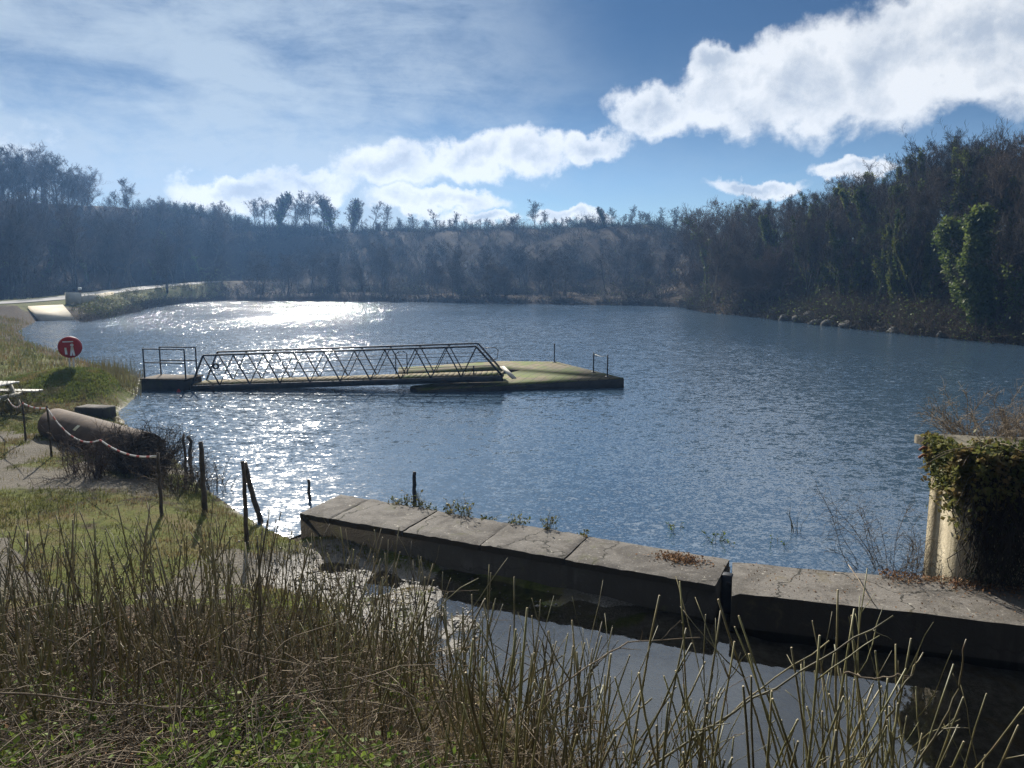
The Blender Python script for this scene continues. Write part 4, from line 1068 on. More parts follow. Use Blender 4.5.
for t in np.linspace(.28, .62, 4):
    n_ = s_ * math.sin(1.1 - 1.0 * (t - .28)) + up * math.cos(1.1 - 1.0 * (t - .28))
    V += [c0 + pu * (plen * .42 + .25 * (t - .28)) + n_ * (pr + .004), c0 + pu * (plen * .42 + .14 + .25 * (t - .28)) + n_ * (pr + .004)]
m_.add(V, [(0, 1, 3, 2), (2, 3, 5, 4), (4, 5, 7, 6)]); m_.build('label_patch', noisy('faded_yellow_label', (.55, .50, .30), (.68, .64, .48), 8, .6), pp)

bc = at(92, 413, .25)
cb = MB(); cb.box((.1, 0, .05), (.95, .5, .34), R(-12), bev=.03); o = cb.build('concrete_block', M['dam'], loc=(bc[0], bc[1], gz(bc[0], bc[1]))); tag(o, 'dark concrete block at the water edge behind the rusty pipe', 'block')

# ------------------------------------------------------------------ posts by the water
def post(px, pyb, pyt, label, rad=.05, lean=(0, 0), z=None, mat='post', name='wooden_post', sides=7, crook=0.006, cat='post', group=None):
    p = at(px, pyb, .2)
    for _ in range(4): p = at(px, pyb, max(-.05, gz(p[0], p[1])) if z is None else z)
    if z is None: z = max(-.4, gz(p[0], p[1]))
    dep = p[1] * CP - (z - CAMZ) * SP
    h = (pyb - pyt) / F * dep / CP
    root = MB(); r = np.random.default_rng(int(px * 7 + pyb)); n = 9
    pts = [np.array([lean[0] * t * h, lean[1] * t * h, t * h]) + (r.normal(0, crook, 3) * (1, 1, 0) * (t > 0)) for t in np.linspace(0, 1, n)]
    pts.insert(0, pts[0] - np.array([0, 0, .3])); n += 1
    root.tube(pts, rad * np.concatenate([[1.08], np.linspace(1.05, .8, n - 1)]) * (1 + r.normal(0, .06, n)), sides)
    o = root.build(name, M[mat], loc=(p[0], p[1], z)); tag(o, label, cat, group)
    return p, z, h, o
pA = post(162, 516, 452, 'slim weathered stake holding the end of the barrier tape', .028)
post(186, 484, 434, 'crooked dead stick, left of the tall post by the pipe', .03, (.03, 0), crook=.016)
post(192, 478, 436, 'thick broken stick beside the crooked dead stick', .038, (-.02, 0), crook=.018)
post(205, 512, 441, 'upright weathered post standing in the grass right of the pipe', .045)
post(247, 545, 460, 'thin upright post of the crossed pair at the water edge', .032)
post(261, 523, 463, 'leaning post of the crossed pair at the water edge', .045, (-.26, .1))
post(309.5, 505, 479, 'short stump of a post in the water by the wall end', .03, z=-.1)
post(415, 506, 471, 'dark post behind the dam wall between wall and lake', .038, z=.15, mat='metal_dark')

# barrier tape
def hang(a, b, sag, n=10): return [lerp(a, b, t) - np.array([0, 0, sag * 4 * t * (1 - t)]) for t in np.linspace(0, 1, n)]
Pt = PTB + np.array([.10, -.55, 0]); Pt[2] = zt + th - .28
q1 = atd(22, 403, 19.5); q2 = atd(47, 408, 17.6); q3 = atd(100, 440, 15.2); q4 = np.array([pA[0][0], pA[0][1], pA[1] + pA[2] - .05])
path = hang(Pt, q1, .15) + hang(q1, q2, .05)[1:] + hang(q2, q3, .28)[1:] + hang(q3, q4, .12)[1:]
path = np.array(path); m_ = MB(); tw = rng.normal(0, .4, len(path)).cumsum() * .3
wv = np.column_stack([np.sin(tw) * .3, np.sin(tw) * .2, np.cos(tw)]) * .021
V = np.concatenate([path - wv, path + wv]); n = len(path); m_.add(V, [(i, i + 1, n + i + 1, n + i) for i in range(n - 1)])
o = m_.build('barrier_tape', M['tape']); tag(o, 'red and white barrier tape strung from picnic table past the pipe', 'tape')
run = np.concatenate([[0], np.cumsum(np.linalg.norm(np.diff(path, axis=0), axis=1))])
at_ = o.data.attributes.new('run', 'FLOAT', 'POINT'); at_.data.foreach_set('value', np.concatenate([run, run]).astype(np.float32))
sm = o.modifiers.new('thick', 'SOLIDIFY'); sm.thickness = .004
for q, lab in ((q1, 'short stake where the tape turns, by the left edge'), (q2, 'thin stake behind the pipe carrying the tape')):
    m_ = MB(); zq = gz(q[0], q[1]); m_.tube([(0, 0, zq - .3 - q[2]), (0.01, 0, -.2), (0, 0, .05)], [.022, .02, .018], 6); o = m_.build('wooden_stake', M['post'], loc=q); tag(o, lab, 'stake')

# ------------------------------------------------------------------ brambles and scrub (each a thing)
def scrub(name, x, y, h, w, n, label, mat, rad=.006, z=None, seed=1, group=None, cat='bush', kids=5, leaf=0, lm=None, bend=.12, zoff=0):
    r = np.random.default_rng(seed); m_ = MB(); z = gz(x, y) if z is None else z
    a = r.uniform(0, 6.28, n); o = r.uniform(0, 1, n) ** .5 * w * .35
    P = np.column_stack([np.cos(a) * o, np.sin(a) * o, np.full(n, -.08)]); a += r.normal(0, .8, n)
    sp = r.uniform(.05, 1.0, n) * w / max(h, .1) * .7
    D = np.column_stack([np.cos(a) * sp, np.sin(a) * sp, np.ones(n)]); D /= np.linalg.norm(D, axis=1)[:, None]; Ls = h * r.uniform(.5, 1.15, n); nseg = 6
    for q in range(nseg):
        D = D + r.normal(0, .13, D.shape); D[:, 2] -= bend * (q / nseg); D /= np.linalg.norm(D, axis=1)[:, None]
        Q = P + D * (Ls / nseg)[:, None]; m_.segs(P, Q, rad * (1 - q / nseg * .6), rad * (1 - (q + 1) / nseg * .6), 4)
        if q > 0:
            for w_ in range(kids):
                f = r.uniform(0, 1, (n, 1)); s_ = P * (1 - f) + Q * f; dd = D * .6 + r.normal(0, .6, D.shape); dd /= np.linalg.norm(dd, axis=1)[:, None]
                L2 = (Ls * .17 * r.uniform(.3, 1.4, n))[:, None]; e = s_ + dd * L2; m_.segs(s_, e, rad * .5, rad * .35, 3)
                d2 = dd + r.normal(0, .6, D.shape); d2 /= np.linalg.norm(d2, axis=1)[:, None]; m_.segs(e, e + d2 * L2 * .7, rad * .35, rad * .25, 3)
                if leaf: k = r.uniform(size=n) < leaf; m_.leaves(e[k], r.uniform(.03, .07, k.sum()), r, .5, m=1)
        P = Q
    o = m_.build(name, [mat, lm or mat], loc=(x, y, z + zoff)); tag(o, label, cat, group); return o
pe = P1_
scrub('bramble_bush', pe[0] + .15, pe[1] - .45, 1.0, 1.2, 85, 'dark dead bramble tangle over the open end of the rusty pipe', M['twig_dark'], .009, seed=11, kids=6)
scrub('bramble_bush', pe[0] - .7, pe[1] - .9, .85, 1.0, 45, 'dead bramble tangle in front of the rusty pipe', M['twig'], .008, seed=12, kids=5)
p = at(178, 485, .2); scrub('bramble_bush', p[0], p[1], .8, 1.0, 40, 'thin dead stems among the sticks at the water edge', M['twig'], .007, seed=13, kids=4)
p = at(205, 492, .1); scrub('bramble_bush', p[0], p[1] + .5, .75, .8, 26, 'sparse dead stems right of the upright post', M['twig'], .006, seed=14, kids=3)
p = at(10, 415, .3); scrub('bramble_bush', p[0], p[1], 1.0, 1.6, 60, 'brown weedy tangle below the picnic table', M['reed'], .008, seed=15, kids=5, leaf=.3, lm=M['grass'])
# bare bushes behind the abutment
for q, (s0, w0, h, w, lab) in enumerate([(.55, 1.15, .85, 1.3, 'tall twiggy leafless bush behind the abutment cap'), (1.35, 1.2, .65, 1.6, 'low dense leafless bush on the abutment, cut by the right edge'), (2.4, 1.3, .8, 1.7, 'leafless bush beyond the right edge of the abutment')]):
    p = AC + wdir * s0 + wn_ * w0; scrub('bare_bush', p[0], p[1], h, w, 46, lab, M['stem_dead'] if q != 1 else M['twig_pale'], .006, z=1.75, seed=20 + q, kids=6, bend=.05)
p = lerp(AC, AF, .9) + np.array([-.35, .3]); scrub('bare_bush', p[0], p[1], 1.3, 1.2, 20, 'thin leafless brambles rising from the lake beside the abutment', M['twig'], .005, z=-.1, seed=25, kids=5, bend=.05)
p = lerp(AC, AF, .3) + np.array([-.25, .1]); scrub('bare_bush', p[0], p[1], .8, .9, 24, 'low leafless brambles at the foot of the abutment', M['twig'], .004, z=-.1, seed=26, kids=4)

# plants in the lake by the wall
def water_plant(px, py, h, n, label, leaf, seed, w=.25, bare=False):
    p = at(px, py, 0); scrub('water_plant', p[0], p[1], h, w, n, label, M['reed'], .005, z=-.05, seed=seed, cat='plant', kids=0 if bare else 2, leaf=leaf, lm=M['bramble'], bend=.0)
water_plant(716, 541, .32, 7, 'small leafy plant in the lake behind the wall', .7, 31)
water_plant(676, 530, .25, 5, 'tiny sparse plant in the lake, left of the leafy one', .4, 32)
water_plant(797, 532, .55, 9, 'thin bare stalks rising from the lake', 0, 33, bare=True)
water_plant(778, 545, .25, 6, 'low floating weeds in front of the thin stalks', .5, 34)
for q, t in enumerate([.17, .2, .24, .28, .33, .38, .44, .52, .60, .68]):
    p = lerp(FA, FB, t); scrub('wall_weed', p[0], p[1] + .03, .16 + .09 * (q % 3), .20, 12, 'small scruffy weed growing along the far edge of the dam wall', M['reed'], .004, z=WALL_TOP - .02, seed=80 + q, cat='weed', kids=2, leaf=.5, lm=M['ivy_near'], group='weeds along the far edge of the wall')

# ------------------------------------------------------------------ litter on the walls
def heap(name, pts, label, size, mat, zf):
    m_ = MB(); r = np.random.default_rng(77); P = np.array(pts); m_.leaves(np.column_stack([P, zf(P)]), r.uniform(*size, len(P)), r, .9, aspect=.6); o = m_.build(name, mat); tag(o, label, 'dead leaves', kind='stuff')
r = np.random.default_rng(8)
c = at(680, 559, WALL_TOP)[:2]; a = np.column_stack([r.normal(0, .17, 620), r.normal(0, .085, 620)]); a = c + np.outer(a[:, 0], u_) + np.outer(a[:, 1], perp(u_))
heap('dead_leaves', a, 'heap of brown dead leaves on the wall slab', (.02, .05), M['dead_leaf'], lambda P: WALL_TOP + .008 + r.uniform(0, .035, len(P)) * np.exp(-((P - c) ** 2).sum(1) / .03))
s0 = r.uniform(-.9, 3.2, 2200); w0 = -np.abs(r.normal(0, .16, 2200)) - .02; b = AC + np.outer(s0, wdir) + np.outer(w0, wn_)
heap('dead_leaves', b, 'drift of brown dead leaves at the foot of the abutment', (.02, .05), M['dead_leaf'], lambda P: WALL_TOP - .02 + r.uniform(0, .03, len(P)))
s0 = r.uniform(.1, 5, 500); w0 = r.uniform(0, 1, 500) ** 1.5 * .9; b = FB + np.outer(s0, wdir) - np.outer(w0, wn_) + (.02, -.05)
heap('dead_leaves', b, 'scattered crumbs of dead leaf on the right wall', (.015, .035), M['dead_leaf'], lambda P: WALL_TOP - .022 + r.uniform(0, .01, len(P)))
tw_ = MB(); p0 = np.array([*at(848, 570, WALL_TOP)[:2], WALL_TOP + .02]); p1 = np.array([*at(875, 606, WALL_TOP)[:2], WALL_TOP + .01]); tw_.tube([p0 + (0, 0, .05), lerp(p0, p1, .4) + (0.02, 0, .01), lerp(p0, p1, .7) + (-.02, 0, .02), p1], .006, 5)
tag(tw_.build('fallen_twig', M['stem_dead']), 'pale fallen twig lying across the right wall', 'twig')

# ------------------------------------------------------------------ grass, reeds, stones
def blades(name, pts, hrange, wid, mat, label, per=7, seed=2, spread=.06, lean=.5, cat='grass'):
    r = np.random.default_rng(seed); m_ = MB(); P = np.repeat(np.array(pts), per, 0); N = len(P)
    P = P + r.normal(0, spread, P.shape); z = ground(P[:, 0], P[:, 1]); ok = z > -.03; P = P[ok]; z = z[ok]; N = len(P)
    h = r.uniform(*hrange, N); a = r.uniform(0, 6.28, N); d = np.column_stack([np.cos(a), np.sin(a), np.zeros(N)]); s = np.column_stack([-np.sin(a), np.cos(a), np.zeros(N)])
    B = np.column_stack([P, z - .01]); ln = r.uniform(0, lean, N)[:, None]; w = (wid * r.uniform(.6, 1.3, N))[:, None]
    mid = B + d * ln * h[:, None] * .35 + np.array([0, 0, 1]) * (h * .6)[:, None]; tip = B + d * ln * h[:, None] + np.array([0, 0, 1]) * (h * (1 - .3 * ln[:, 0]))[:, None]
    V = np.stack([B - s * w, B + s * w, mid + s * w * .7, mid - s * w * .7, tip], 1).reshape(-1, 3); b0 = np.arange(N)[:, None] * 5
    m_.add(V, b0 + np.array([[0, 1, 2, 3]])); m_.f.append(b0 + np.array([[3, 2, 4]]) ); m_.mi.append(np.zeros(N, np.int32))
    o = m_.build(name, mat); tag(o, label, cat, kind='stuff')
def field(n, x0, x1, y0, y1, cond, seed):
    r = np.random.default_rng(seed); X = r.uniform(x0, x1, n); Y = r.uniform(y0, y1, n); h, d, rr_, az, wl, wr, wf, wn2, dp, dc, rd = ground(X, Y, True)
    k = cond(X, Y, h, d, dp, dc, r.uniform(size=n)); return np.column_stack([X, Y])[k]
tr1 = lambda X, Y: np.exp(-(((X - gp[0]) / 3.2) ** 2 + ((Y - gp[1]) / 1.0) ** 2))
g1 = field(60000, -16, -1, 7, 28, lambda X, Y, h, d, dp, dc, u: (d > .15) & (dp > .3) & (dc > .55) & (u < np.clip(1.15 - 1.6 * tr1(X, Y) - 1.1 * sstep(.50, .60, fbm(X, Y, .55, 131)), .03, 1) * np.clip((fbm(X, Y, .5, 5) - .28) * 3.6, .12, 1)) & (X < Y * -.02), 51)
blades('grass', g1, (.03, .11), .006, M['grass2'], 'short tufty grass on the left bank', 5, 2, .07, .9)
g2 = field(9000, MOUND[0] - 4, MOUND[0] + 3.4, MOUND[1] - 2.6, MOUND[1] + 3, lambda X, Y, h, d, dp, dc, u: (d > .2) & (h > .45), 52)
blades('grass', g2, (.04, .12), .010, M['turf'], 'bright green turf on the mound under the lifebuoy', 6, 3, .08, .9)
g3 = field(9000, -48, -13, 26, 66, lambda X, Y, h, d, dp, dc, u: (d > .1) & (d < 14), 53)
blades('grass', g3, (.10, .38), .018, M['grass2'], 'rough grass along the shore below the slipway', 6, 4, .25, .7)
g4 = field(1700, -17, -11.2, 24.3, 31, lambda X, Y, h, d, dp, dc, u: (d > -.4) & (d < 1.2) & (u < .35 + .5 * (fbm(X, Y, .7, 3) > .5)), 54)
blades('reeds', g4, (.3, .85), .007, M['reed'], 'pale reeds along the shore behind the mound', 3, 5, .09, .35, cat='reeds')
g5 = field(9000, -4.5, 1.8, 5.8, 11.5, lambda X, Y, h, d, dp, dc, u: (dc < 1.6) & (h > -.05) & (fbm(X, Y, 1.1, 77) > .47) & (Y < 11.0 - .55 * (X + 3.3)), 55)
blades('grass', g5, (.02, .06), .006, M['turf'], 'mossy grass beside the wet channel', 6, 6, .06, .9)
# stones in the wet channel
m_ = MB(); r = np.random.default_rng(61); N = 4200; t = r.uniform(.05, 1, N) * (len(CHAN) - 1); i0 = np.minimum(t.astype(int), len(CHAN) - 2); f = (t - i0)[:, None]
P = CHAN[i0] * (1 - f) + CHAN[i0 + 1] * f + r.normal(0, .55, (N, 2)); z = ground(P[:, 0], P[:, 1]); sz = r.gamma(2, .005, N) + .006
octa = np.array([(1, 0, 0), (0, 1, 0), (-1, 0, 0), (0, -1, 0), (0, 0, .6), (0, 0, -.6)]); fa_ = np.array([(0, 1, 4), (1, 2, 4), (2, 3, 4), (3, 0, 4), (1, 0, 5), (2, 1, 5), (3, 2, 5), (0, 3, 5)])
V = (octa[None] * r.uniform(.6, 1.4, (N, 6, 1)) * sz[:, None, None]) + np.column_stack([P, z])[:, None]; m_.add(V.reshape(-1, 3), (np.arange(N)[:, None, None] * 6 + fa_[None]).reshape(-1, 3))
tag(m_.build('pebbles', noisy('wet_pebbles', (.07, .06, .05), (.24, .22, .19), 30, .6, spec=.4)), 'wet pebbles strewn along the channel', 'stones', kind='stuff')

# ------------------------------------------------------------------ cut stems in the foreground
def shrub(x, y, n, hmean, label, group, seed, fan=.16, rmean=.0075, twigs=2, mat='stem'):
    r = np.random.default_rng(seed); m_ = MB(); z = gz(x, y)
    for q in range(n):
        b = np.array([*r.normal(0, .11, 2), -.1]); h = hmean * r.uniform(.72, 1.12); d = np.array([*r.normal(0, fan, 2), 1.0]); d /= np.linalg.norm(d)
        if r.uniform() < .12: d = np.array([*r.normal(0, .6, 2), 1.0]); d /= np.linalg.norm(d)
        pts = wander(b, d, h + .1, 7, .035, .02, r); r0 = rmean * r.uniform(.6, 1.35)
        rad = r0 * np.linspace(1.1, .72, 8); m_.tube(pts, rad, 5, capm=1)
        for w in range(r.integers(0, twigs + 2)):
            i0 = r.integers(2, 7); a = r.uniform(0, 6.28); d2 = (pts[i0] - pts[i0 - 1]); d2 = d2 / np.linalg.norm(d2) + np.array([math.cos(a), math.sin(a), .1]) * r.uniform(.5, 1.1)
            L = r.choice([.015, .03, .16, .45], p=[.25, .2, .3, .25]) * r.uniform(.7, 1.4); tp = wander(pts[i0], d2, L, 4, .12, .06, r)
            m_.tube(tp, r0 * np.linspace(.55, .3, 5), 4, capm=1)
    o = m_.build('cut_shrub', [M[mat], M['cut']], loc=(x, y, z)); tag(o, label, 'shrub', group); return o
r = np.random.default_rng(91); cnt = 0
lab_l = 'clump of bare upright stems in the dense thicket on the near bank'
pts = []
while len(pts) < 100:
    x, y = r.uniform(-5.6, .4), r.uniform(4.3, 7.6)
    if abs(x) > y * .80 + .2: continue
    if y > 7.2 - 2.2 * sstep(-1.6, .6, x): continue
    if all((x - a) ** 2 + (y - b) ** 2 > .06 for a, b in pts): pts.append((x, y))
for q, (x, y) in enumerate(pts): shrub(x, y, r.integers(5, 9), r.uniform(.95, 1.5) * (1 - .12 * sstep(-2, 0, x)), lab_l, 'stem clumps of the near bank thicket', 1000 + q, .22, .0062, 4, 'stem' if r.uniform() < .35 else 'stem_brown')
lab_r = 'loose clump of olive cut stems standing before the pool'
pts = []
while len(pts) < 52:
    x, y = r.uniform(-.3, 3.3), r.uniform(3.3, 5.0)
    if abs(x) > y * .66 or y > 5.2 - .25 * x: continue
    if all((x - a) ** 2 + (y - b) ** 2 > .025 for a, b in pts): pts.append((x, y))
for q, (x, y) in enumerate(pts):
    zt_ = gz(x, y); top = CAMZ - (655 - 278 + r.uniform(-30, 60)) / F * y
    shrub(x, y, r.integers(3, 6), max(.5, (top - zt_) * 1.0), lab_r, 'olive stem clumps before the pool', 2000 + q, .22, .0066, 4)
# long pale arching twigs and bent stems
def long_twig(pix, label, rad=.006, mat='stem_dead', kids=3, seed=0):
    P = np.array([atd(px, py, d) for px, py, d in pix]); t = np.linspace(0, len(P) - 1, 16); Q = np.column_stack([np.interp(t, range(len(P)), P[:, k]) for k in range(3)])
    r = np.random.default_rng(seed); Q[1:-1] = (Q[:-2] + Q[1:-1] * 2 + Q[2:]) / 4; Q += r.normal(0, .006, Q.shape); m_ = MB(); m_.tube(Q - Q[0], rad * np.linspace(1.1, .55, 16), 5, capm=1)
    for k in range(kids):
        i0 = r.integers(6, 15); d = (Q[i0] - Q[i0 - 1]); d = d / np.linalg.norm(d) + r.normal(0, .6, 3); m_.tube(wander(Q[i0] - Q[0], d, r.uniform(.06, .2), 4, .15, .05, r), rad * np.linspace(.5, .25, 5), 4)
    tag(m_.build('long_twig', [M[mat], M['cut']], loc=Q[0]), label, 'twig')
long_twig([(430, 768, 4.2), (520, 712, 4.3), (600, 660, 4.4), (625, 641, 4.5), (700, 637, 4.6)], 'pale crooked twig arching right across the middle stems', .006, seed=1)
long_twig([(560, 830, 3.9), (690, 740, 4.0), (800, 672, 4.1), (892, 617, 4.2)], 'long olive stem slanting up to the right across the pool', .0075, 'stem', 4, seed=2)
long_twig([(600, 850, 3.9), (660, 790, 4.0), (745, 700, 4.1), (830, 642, 4.2)], 'shorter olive stem slanting right, below the long slanting one', .0065, 'stem', 2, seed=3)
long_twig([(850, 800, 4.0), (880, 735, 4.1), (900, 690, 4.1), (924, 652, 4.2)], 'slanting green stem with a bent side shoot near the right', .0065, 'stem', 3, seed=4)
long_twig([(845, 672, 4.0), (872, 678, 4.0), (910, 674, 4.0)], 'pale near level twig between the right stems', .005, seed=5, kids=1)
long_twig([(880, 810, 3.9), (935, 740, 4.0), (960, 690, 4.1), (964, 640, 4.1)], 'straight olive stem tallest at the right end of the thicket', .0065, 'stem', 2, seed=6)
long_twig([(-20, 690, 4.6), (90, 700, 4.6), (200, 708, 4.6), (300, 690, 4.7)], 'pale dead stalk lying across the brambles at lower left', .006, seed=7)
long_twig([(30, 530, 6.0), (24, 560, 5.9), (30, 590, 5.8), (38, 612, 5.7)], 'curved pale stalk among the stems at far left', .007, seed=8)
long_twig([(250, 700, 4.6), (340, 690, 4.6), (420, 668, 4.7), (480, 640, 4.7)], 'thin grey stalk slanting through the thicket', .005, seed=9)

# dead twig mess and bramble leaves at the foot of the thicket
r = np.random.default_rng(93); m_ = MB(); N = 5200
X = r.uniform(-5.4, 1.1, N); Y = r.uniform(2.4, 7.2, N); k = (np.abs(X) < Y * .85 + .3) & (Y < 7.3 - 2.4 * sstep(-1.6, .8, X)); X, Y = X[k], Y[k]; N = len(X)
P = np.column_stack([X, Y, ground(X, Y) + r.uniform(0, .3, N)]); a = r.uniform(0, 6.28, N); D = np.column_stack([np.cos(a), np.sin(a), r.normal(.15, .4, N)]); D /= np.linalg.norm(D, axis=1)[:, None]
for q in range(4):
    D = D + r.normal(0, .18, D.shape); D[:, 2] -= .05; Q = P + D * r.uniform(.05, .16, N)[:, None]; m_.segs(P, Q, .0042 - .0006 * q, .0036 - .0006 * q, 3); P = Q
N = 1500; X = r.uniform(-5.4, 1.0, N); Y = r.uniform(3.4, 7.0, N); k = (np.abs(X) < Y * .85 + .3) & (Y < 7.0 - 2.4 * sstep(-1.6, .8, X)); X, Y = X[k], Y[k]; N = len(X)
P = np.column_stack([X, Y, ground(X, Y) + r.beta(1.2, 1.8, N) * .95]); a = r.uniform(0, 6.28, N); D = np.column_stack([np.cos(a), np.sin(a), r.normal(.2, .5, N)]); D /= np.linalg.norm(D, axis=1)[:, None]
for q in range(5):
    D = D + r.normal(0, .25, D.shape); D[:, 2] -= .10; Q = P + D * r.uniform(.04, .13, N)[:, None]; m_.segs(P, Q, .0036 - .0004 * q, .0032 - .0004 * q, 3); P = Q
tag(m_.build('dead_twigs', M['stem_dead']), 'tangle of dead twigs at the foot of the thicket', 'twigs', kind='stuff')
m_ = MB(); N = 26000; X = r.uniform(-4.6, .3, N); Y = r.uniform(2.4, 5.6, N); cl = fbm(X, Y, 1.3, 71)
k = (np.abs(X) < Y * .85 + .3) & (cl > .40 + .25 * sstep(-3.0, -.1, X) * .8) & (r.uniform(size=N) < 1.15 - .19 * (Y - 2.4)); X, Y = X[k], Y[k]; N = len(X)
P = np.column_stack([X, Y, ground(X, Y) + .02 + r.beta(1.2, 2.5, N) * .42]); m_.leaves(P, r.uniform(.025, .06, N), r, .55, aspect=.75)
tag(m_.build('bramble_leaves', M['bramble']), 'yellow green bramble leaves on the near bank', 'brambles', kind='stuff')
m_ = MB(); N = 7000; X = r.uniform(-5.4, 1.0, N); Y = r.uniform(2.2, 7.6, N); P = np.column_stack([X, Y, ground(X, Y) + r.uniform(.005, .05, N)]); P = P[P[:, 2] > -.02]; m_.leaves(P, r.uniform(.025, .065, len(P)), r, 1.0, aspect=.6)
tag(m_.build('dead_leaves', M['dead_leaf']), 'brown leaf litter under the thicket', 'dead leaves', kind='stuff')
s1 = field(900, -1.2, 1.2, 3.4, 6.2, lambda X, Y, h, d, dp, dc, u: (h > .0), 56)
blades('dry_grass', s1, (.15, .45), .003, M['straw'], 'dry straw coloured grass at the pool edge', 5, 7, .05, .9)

# ------------------------------------------------------------------ haze, sky, sun, camera
HAZE_D = .00048
me = bpy.data.meshes.new('haze'); bx0, bx1, by0, by1, bz0, bz1 = -240, 240, -60, 300, -4.0, 42
Vh = [(x, y, z) for z in (bz0, bz1) for x, y in ((bx0, by0), (bx1, by0), (bx1, by1), (bx0, by1))]
me.from_pydata(Vh, [], [(0, 3, 2, 1), (4, 5, 6, 7), (0, 1, 5, 4), (1, 2, 6, 5), (2, 3, 7, 6), (3, 0, 4, 7)])
hv = bpy.data.objects.new('haze', me); col.objects.link(hv); tag(hv, 'thin blue haze over the lake and woods', 'haze', kind='stuff')
mh = bpy.data.materials.new('thin_haze'); mh.use_nodes = True; nt = NT(mh.node_tree); nt.n.remove(nt.n['Principled BSDF'])
pv = nt.new('ShaderNodeVolumePrincipled'); pv.inputs['Color'].default_value = (.26, .52, 1.0, 1); pv.inputs['Density'].default_value = HAZE_D; pv.inputs['Anisotropy'].default_value = .45
nt.l.new(pv.outputs[0], nt.n['Material Output'].inputs['Volume']); me.materials.append(mh)

world = bpy.data.worlds.new('World'); scene.world = world; world.use_nodes = True
t = NT(world.node_tree); bg = t.n['Background']
sky = t.new('ShaderNodeTexSky', sky_type='NISHITA'); sky.sun_disc = False; sky.sun_elevation = SUN_EL; sky.sun_rotation = SUN_AZ
sky.air_density = 1.0; sky.dust_density = 0.0; sky.ozone_density = 2.0
g = t.new('ShaderNodeTexCoord').outputs['Generated']
sx = t.new('ShaderNodeSeparateXYZ'); t.l.new(g, sx.inputs[0])
azn = t.math('ARCTAN2', sx.outputs[0], sx.outputs[1]); eln = t.math('ARCSINE', sx.outputs[2])
cv = t.new('ShaderNodeCombineXYZ'); t.l.new(azn, cv.inputs[0]); t.l.new(eln, cv.inputs[1]); ae = cv.outputs[0]
def ang(px, py):
    d = ray(px, py); return math.atan2(d[0], d[1]), math.atan2(d[2], math.hypot(d[0], d[1]))
n_big = t.noise(ae, 9.0, 8, .62, .25); n_sm = t.noise(ae, 30.0, 6, .6, .2)
warp = t.vmath('SCALE', t.vmath('SUBTRACT', t.noise(ae, 14, 5, .6, out='Color'), (.5, .5, .5)), scale=.09)
aw = t.vmath('ADD', ae, warp)
blobs = [(655, 112, 60, 40), (715, 70, 44, 30), (730, 92, 75, 52), (800, 85, 90, 62), (880, 66, 100, 68), (965, 40, 110, 75), (1060, 20, 130, 85), (1180, 0, 150, 90),
         (240, 192, 85, 24), (310, 184, 70, 24), (395, 163, 75, 36), (470, 158, 70, 32), (530, 150, 60, 34), (592, 142, 48, 26), (440, 203, 95, 19), (570, 219, 55, 13), (480, 222, 60, 12), (755, 187, 62, 14), (855, 163, 45, 16), (1300, 40, 200, 60), (-250, 120, 220, 60)]
tot = None
for px, py, rx, ry in blobs:
    a, e = ang(px, py)
    mp = t.mapping(aw, (F / rx, F / ry, 0), (-a * F / rx, -e * F / ry, 0)); gr = t.new('ShaderNodeTexGradient', gradient_type='SPHERICAL'); t.l.new(mp, gr.inputs[0])
    tot = gr.outputs['Fac'] if tot is None else t.math('SMOOTH_MAX', tot, gr.outputs['Fac'], .12)
dens = t.math('ADD', tot, t.math('MULTIPLY', t.math('SUBTRACT', n_big, .5), .85))
dens = t.math('ADD', dens, t.math('MULTIPLY', t.math('SUBTRACT', n_sm, .5), .22))
cum = t.mapr(t.math('MULTIPLY', dens, t.mapr(tot, .0, .15)), .17, .48)
# thin streaks of high cloud, strongest towards the sun side
ci = t.math('ADD', t.math('MULTIPLY', t.noise(t.mapping(ae, (2.0, 6, 1), rot=(0, 0, .5)), 1.7, 7, .58, .5), .68), t.math('MULTIPLY', t.noise(t.mapping(ae, (5, 9, 1), rot=(0, 0, -.35)), 2.4, 8, .64, .3), .32))
a0, e0 = ang(150, 60)
mp = t.mapping(ae, (F / 450, F / 330, 0), (-a0 * F / 450, -e0 * F / 330, 0)); gr = t.new('ShaderNodeTexGradient', gradient_type='SPHERICAL'); t.l.new(mp, gr.inputs[0])
a1, e1_ = ang(600, 170); mp = t.mapping(ae, (F / 700, F / 120, 0), (-a1 * F / 700, -e1_ * F / 120, 0)); gr2 = t.new('ShaderNodeTexGradient', gradient_type='SPHERICAL'); t.l.new(mp, gr2.inputs[0])
cirm = t.math('ADD', t.math('MULTIPLY', t.mapr(ci, .33, .62, .18, 1.0), t.mapr(gr.outputs['Fac'], 0, .55)), t.math('MULTIPLY', t.mapr(ci, .3, .8), t.math('MULTIPLY', gr2.outputs['Fac'], .38)), clamp=True)
tint = t.mix(t.mapr(eln, .04, .27), (.44, .52, .62), (.17, .235, .31))
base = t.mix(1.0, sky.outputs[0], tint, 'MULTIPLY')
skyc = t.mix(t.math('MULTIPLY', cirm, .86), base, (3.9, 4.6, 5.3))
sky_fill = t.math('MULTIPLY', t.mapr(eln, .36, .54), t.mapr(t.noise(t.mapping(g, (2, 3, 2)), 1.3, 6, .6, .4), .32, .62, .6, 1.0))  # bright cloud band above the view, added to lift water and foreground
sky_fill = t.math('MULTIPLY', sky_fill, t.mapr(sx.outputs[1], -.15, .5, .12, 1.0))  # kept dim behind the camera so surfaces facing it stay dark
skyc = t.mix(sky_fill, skyc, (10.4, 11.6, 13.0))
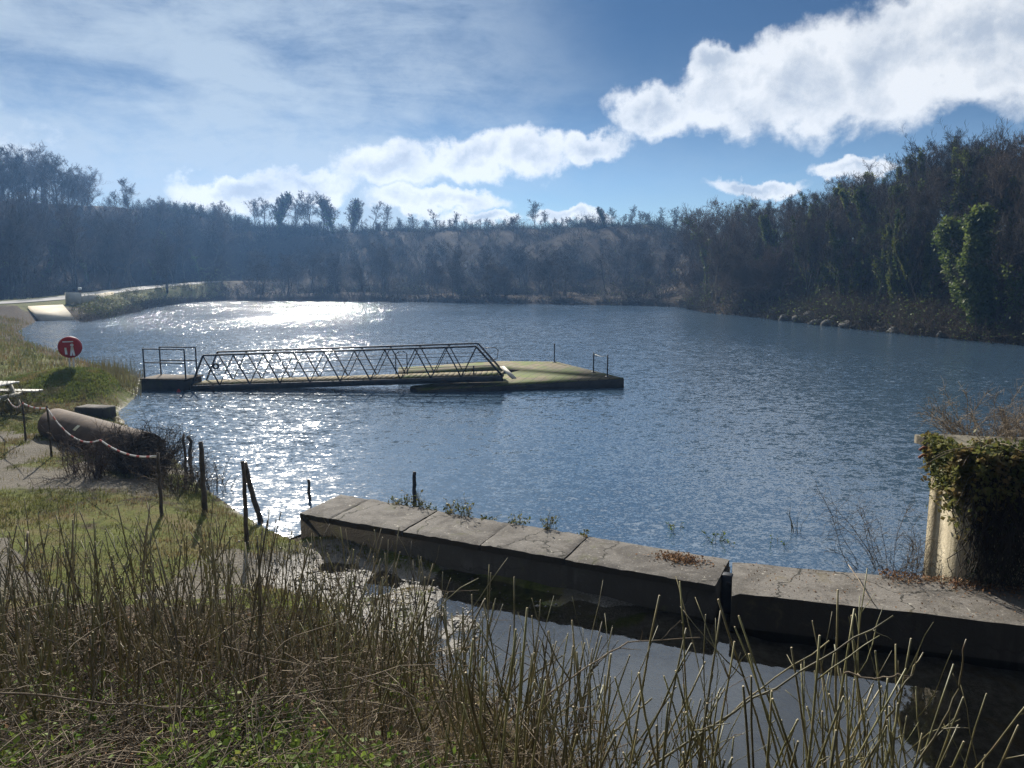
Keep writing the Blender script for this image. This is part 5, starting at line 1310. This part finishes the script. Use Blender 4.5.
thick = t.mapr(t.math('ADD', dens, t.math('MULTIPLY', t.math('SUBTRACT', n_sm, .5), .8)), .42, 1.0)
n_sh = t.noise(t.vmath('ADD', ae, (-.035, .045, 0)), 9.0, 6, .6, .25)
n_lo = t.noise(ae, 9.0, 6, .6, .25)
shd = t.math('MULTIPLY', t.math('SUBTRACT', n_sh, n_lo), 2.6)
thick = t.math('ADD', t.math('MULTIPLY', thick, .75), shd, clamp=True)
cc = t.mix(thick, (7.1, 7.25, 7.4), (3.9, 4.4, 5.1))
skyc = t.mix(t.math('MULTIPLY', cum, .93), skyc, cc)
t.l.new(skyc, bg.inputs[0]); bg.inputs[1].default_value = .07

sl_ = bpy.data.lights.new('sun', 'SUN'); sl_.energy = 5.0; sl_.angle = R(.53); sl_.color = (1.0, .94, .84)
so = bpy.data.objects.new('sun', sl_); col.objects.link(so)
so.rotation_euler = (math.pi / 2 - SUN_EL, 0, math.pi - SUN_AZ)
# aim: local -Z must run from the sun to the ground
from mathutils import Vector
sd = Vector((math.sin(SUN_AZ) * math.cos(SUN_EL), math.cos(SUN_AZ) * math.cos(SUN_EL), math.sin(SUN_EL)))
so.rotation_euler = sd.to_track_quat('Z', 'Y').to_euler()

cam = bpy.data.cameras.new('camera'); cam.sensor_width = 36; cam.lens = 36 * F / 1024; cam.clip_end = 3000; cam.clip_start = .05
cob = bpy.data.objects.new('camera', cam); col.objects.link(cob); cob.location = (0, 0, CAMZ); cob.rotation_euler = (math.pi / 2 - PITCH, 0, 0)
scene.camera = cob
vs = scene.view_settings; vs.view_transform = 'Standard'; vs.look = 'None'; vs.gamma = 1; vs.use_curve_mapping = False; vs.exposure = 0.9
cy = scene.cycles; cy.use_denoising = True; cy.denoising_prefilter = 'NONE'; cy.denoising_input_passes = 'RGB_ALBEDO_NORMAL'; cy.max_bounces = 6; cy.diffuse_bounces = 2; cy.glossy_bounces = 3; cy.transparent_max_bounces = 12; cy.volume_bounces = 0
cy.caustics_reflective = False; cy.caustics_refractive = False; cy.sample_clamp_indirect = 6.0
print('trees', ntree)
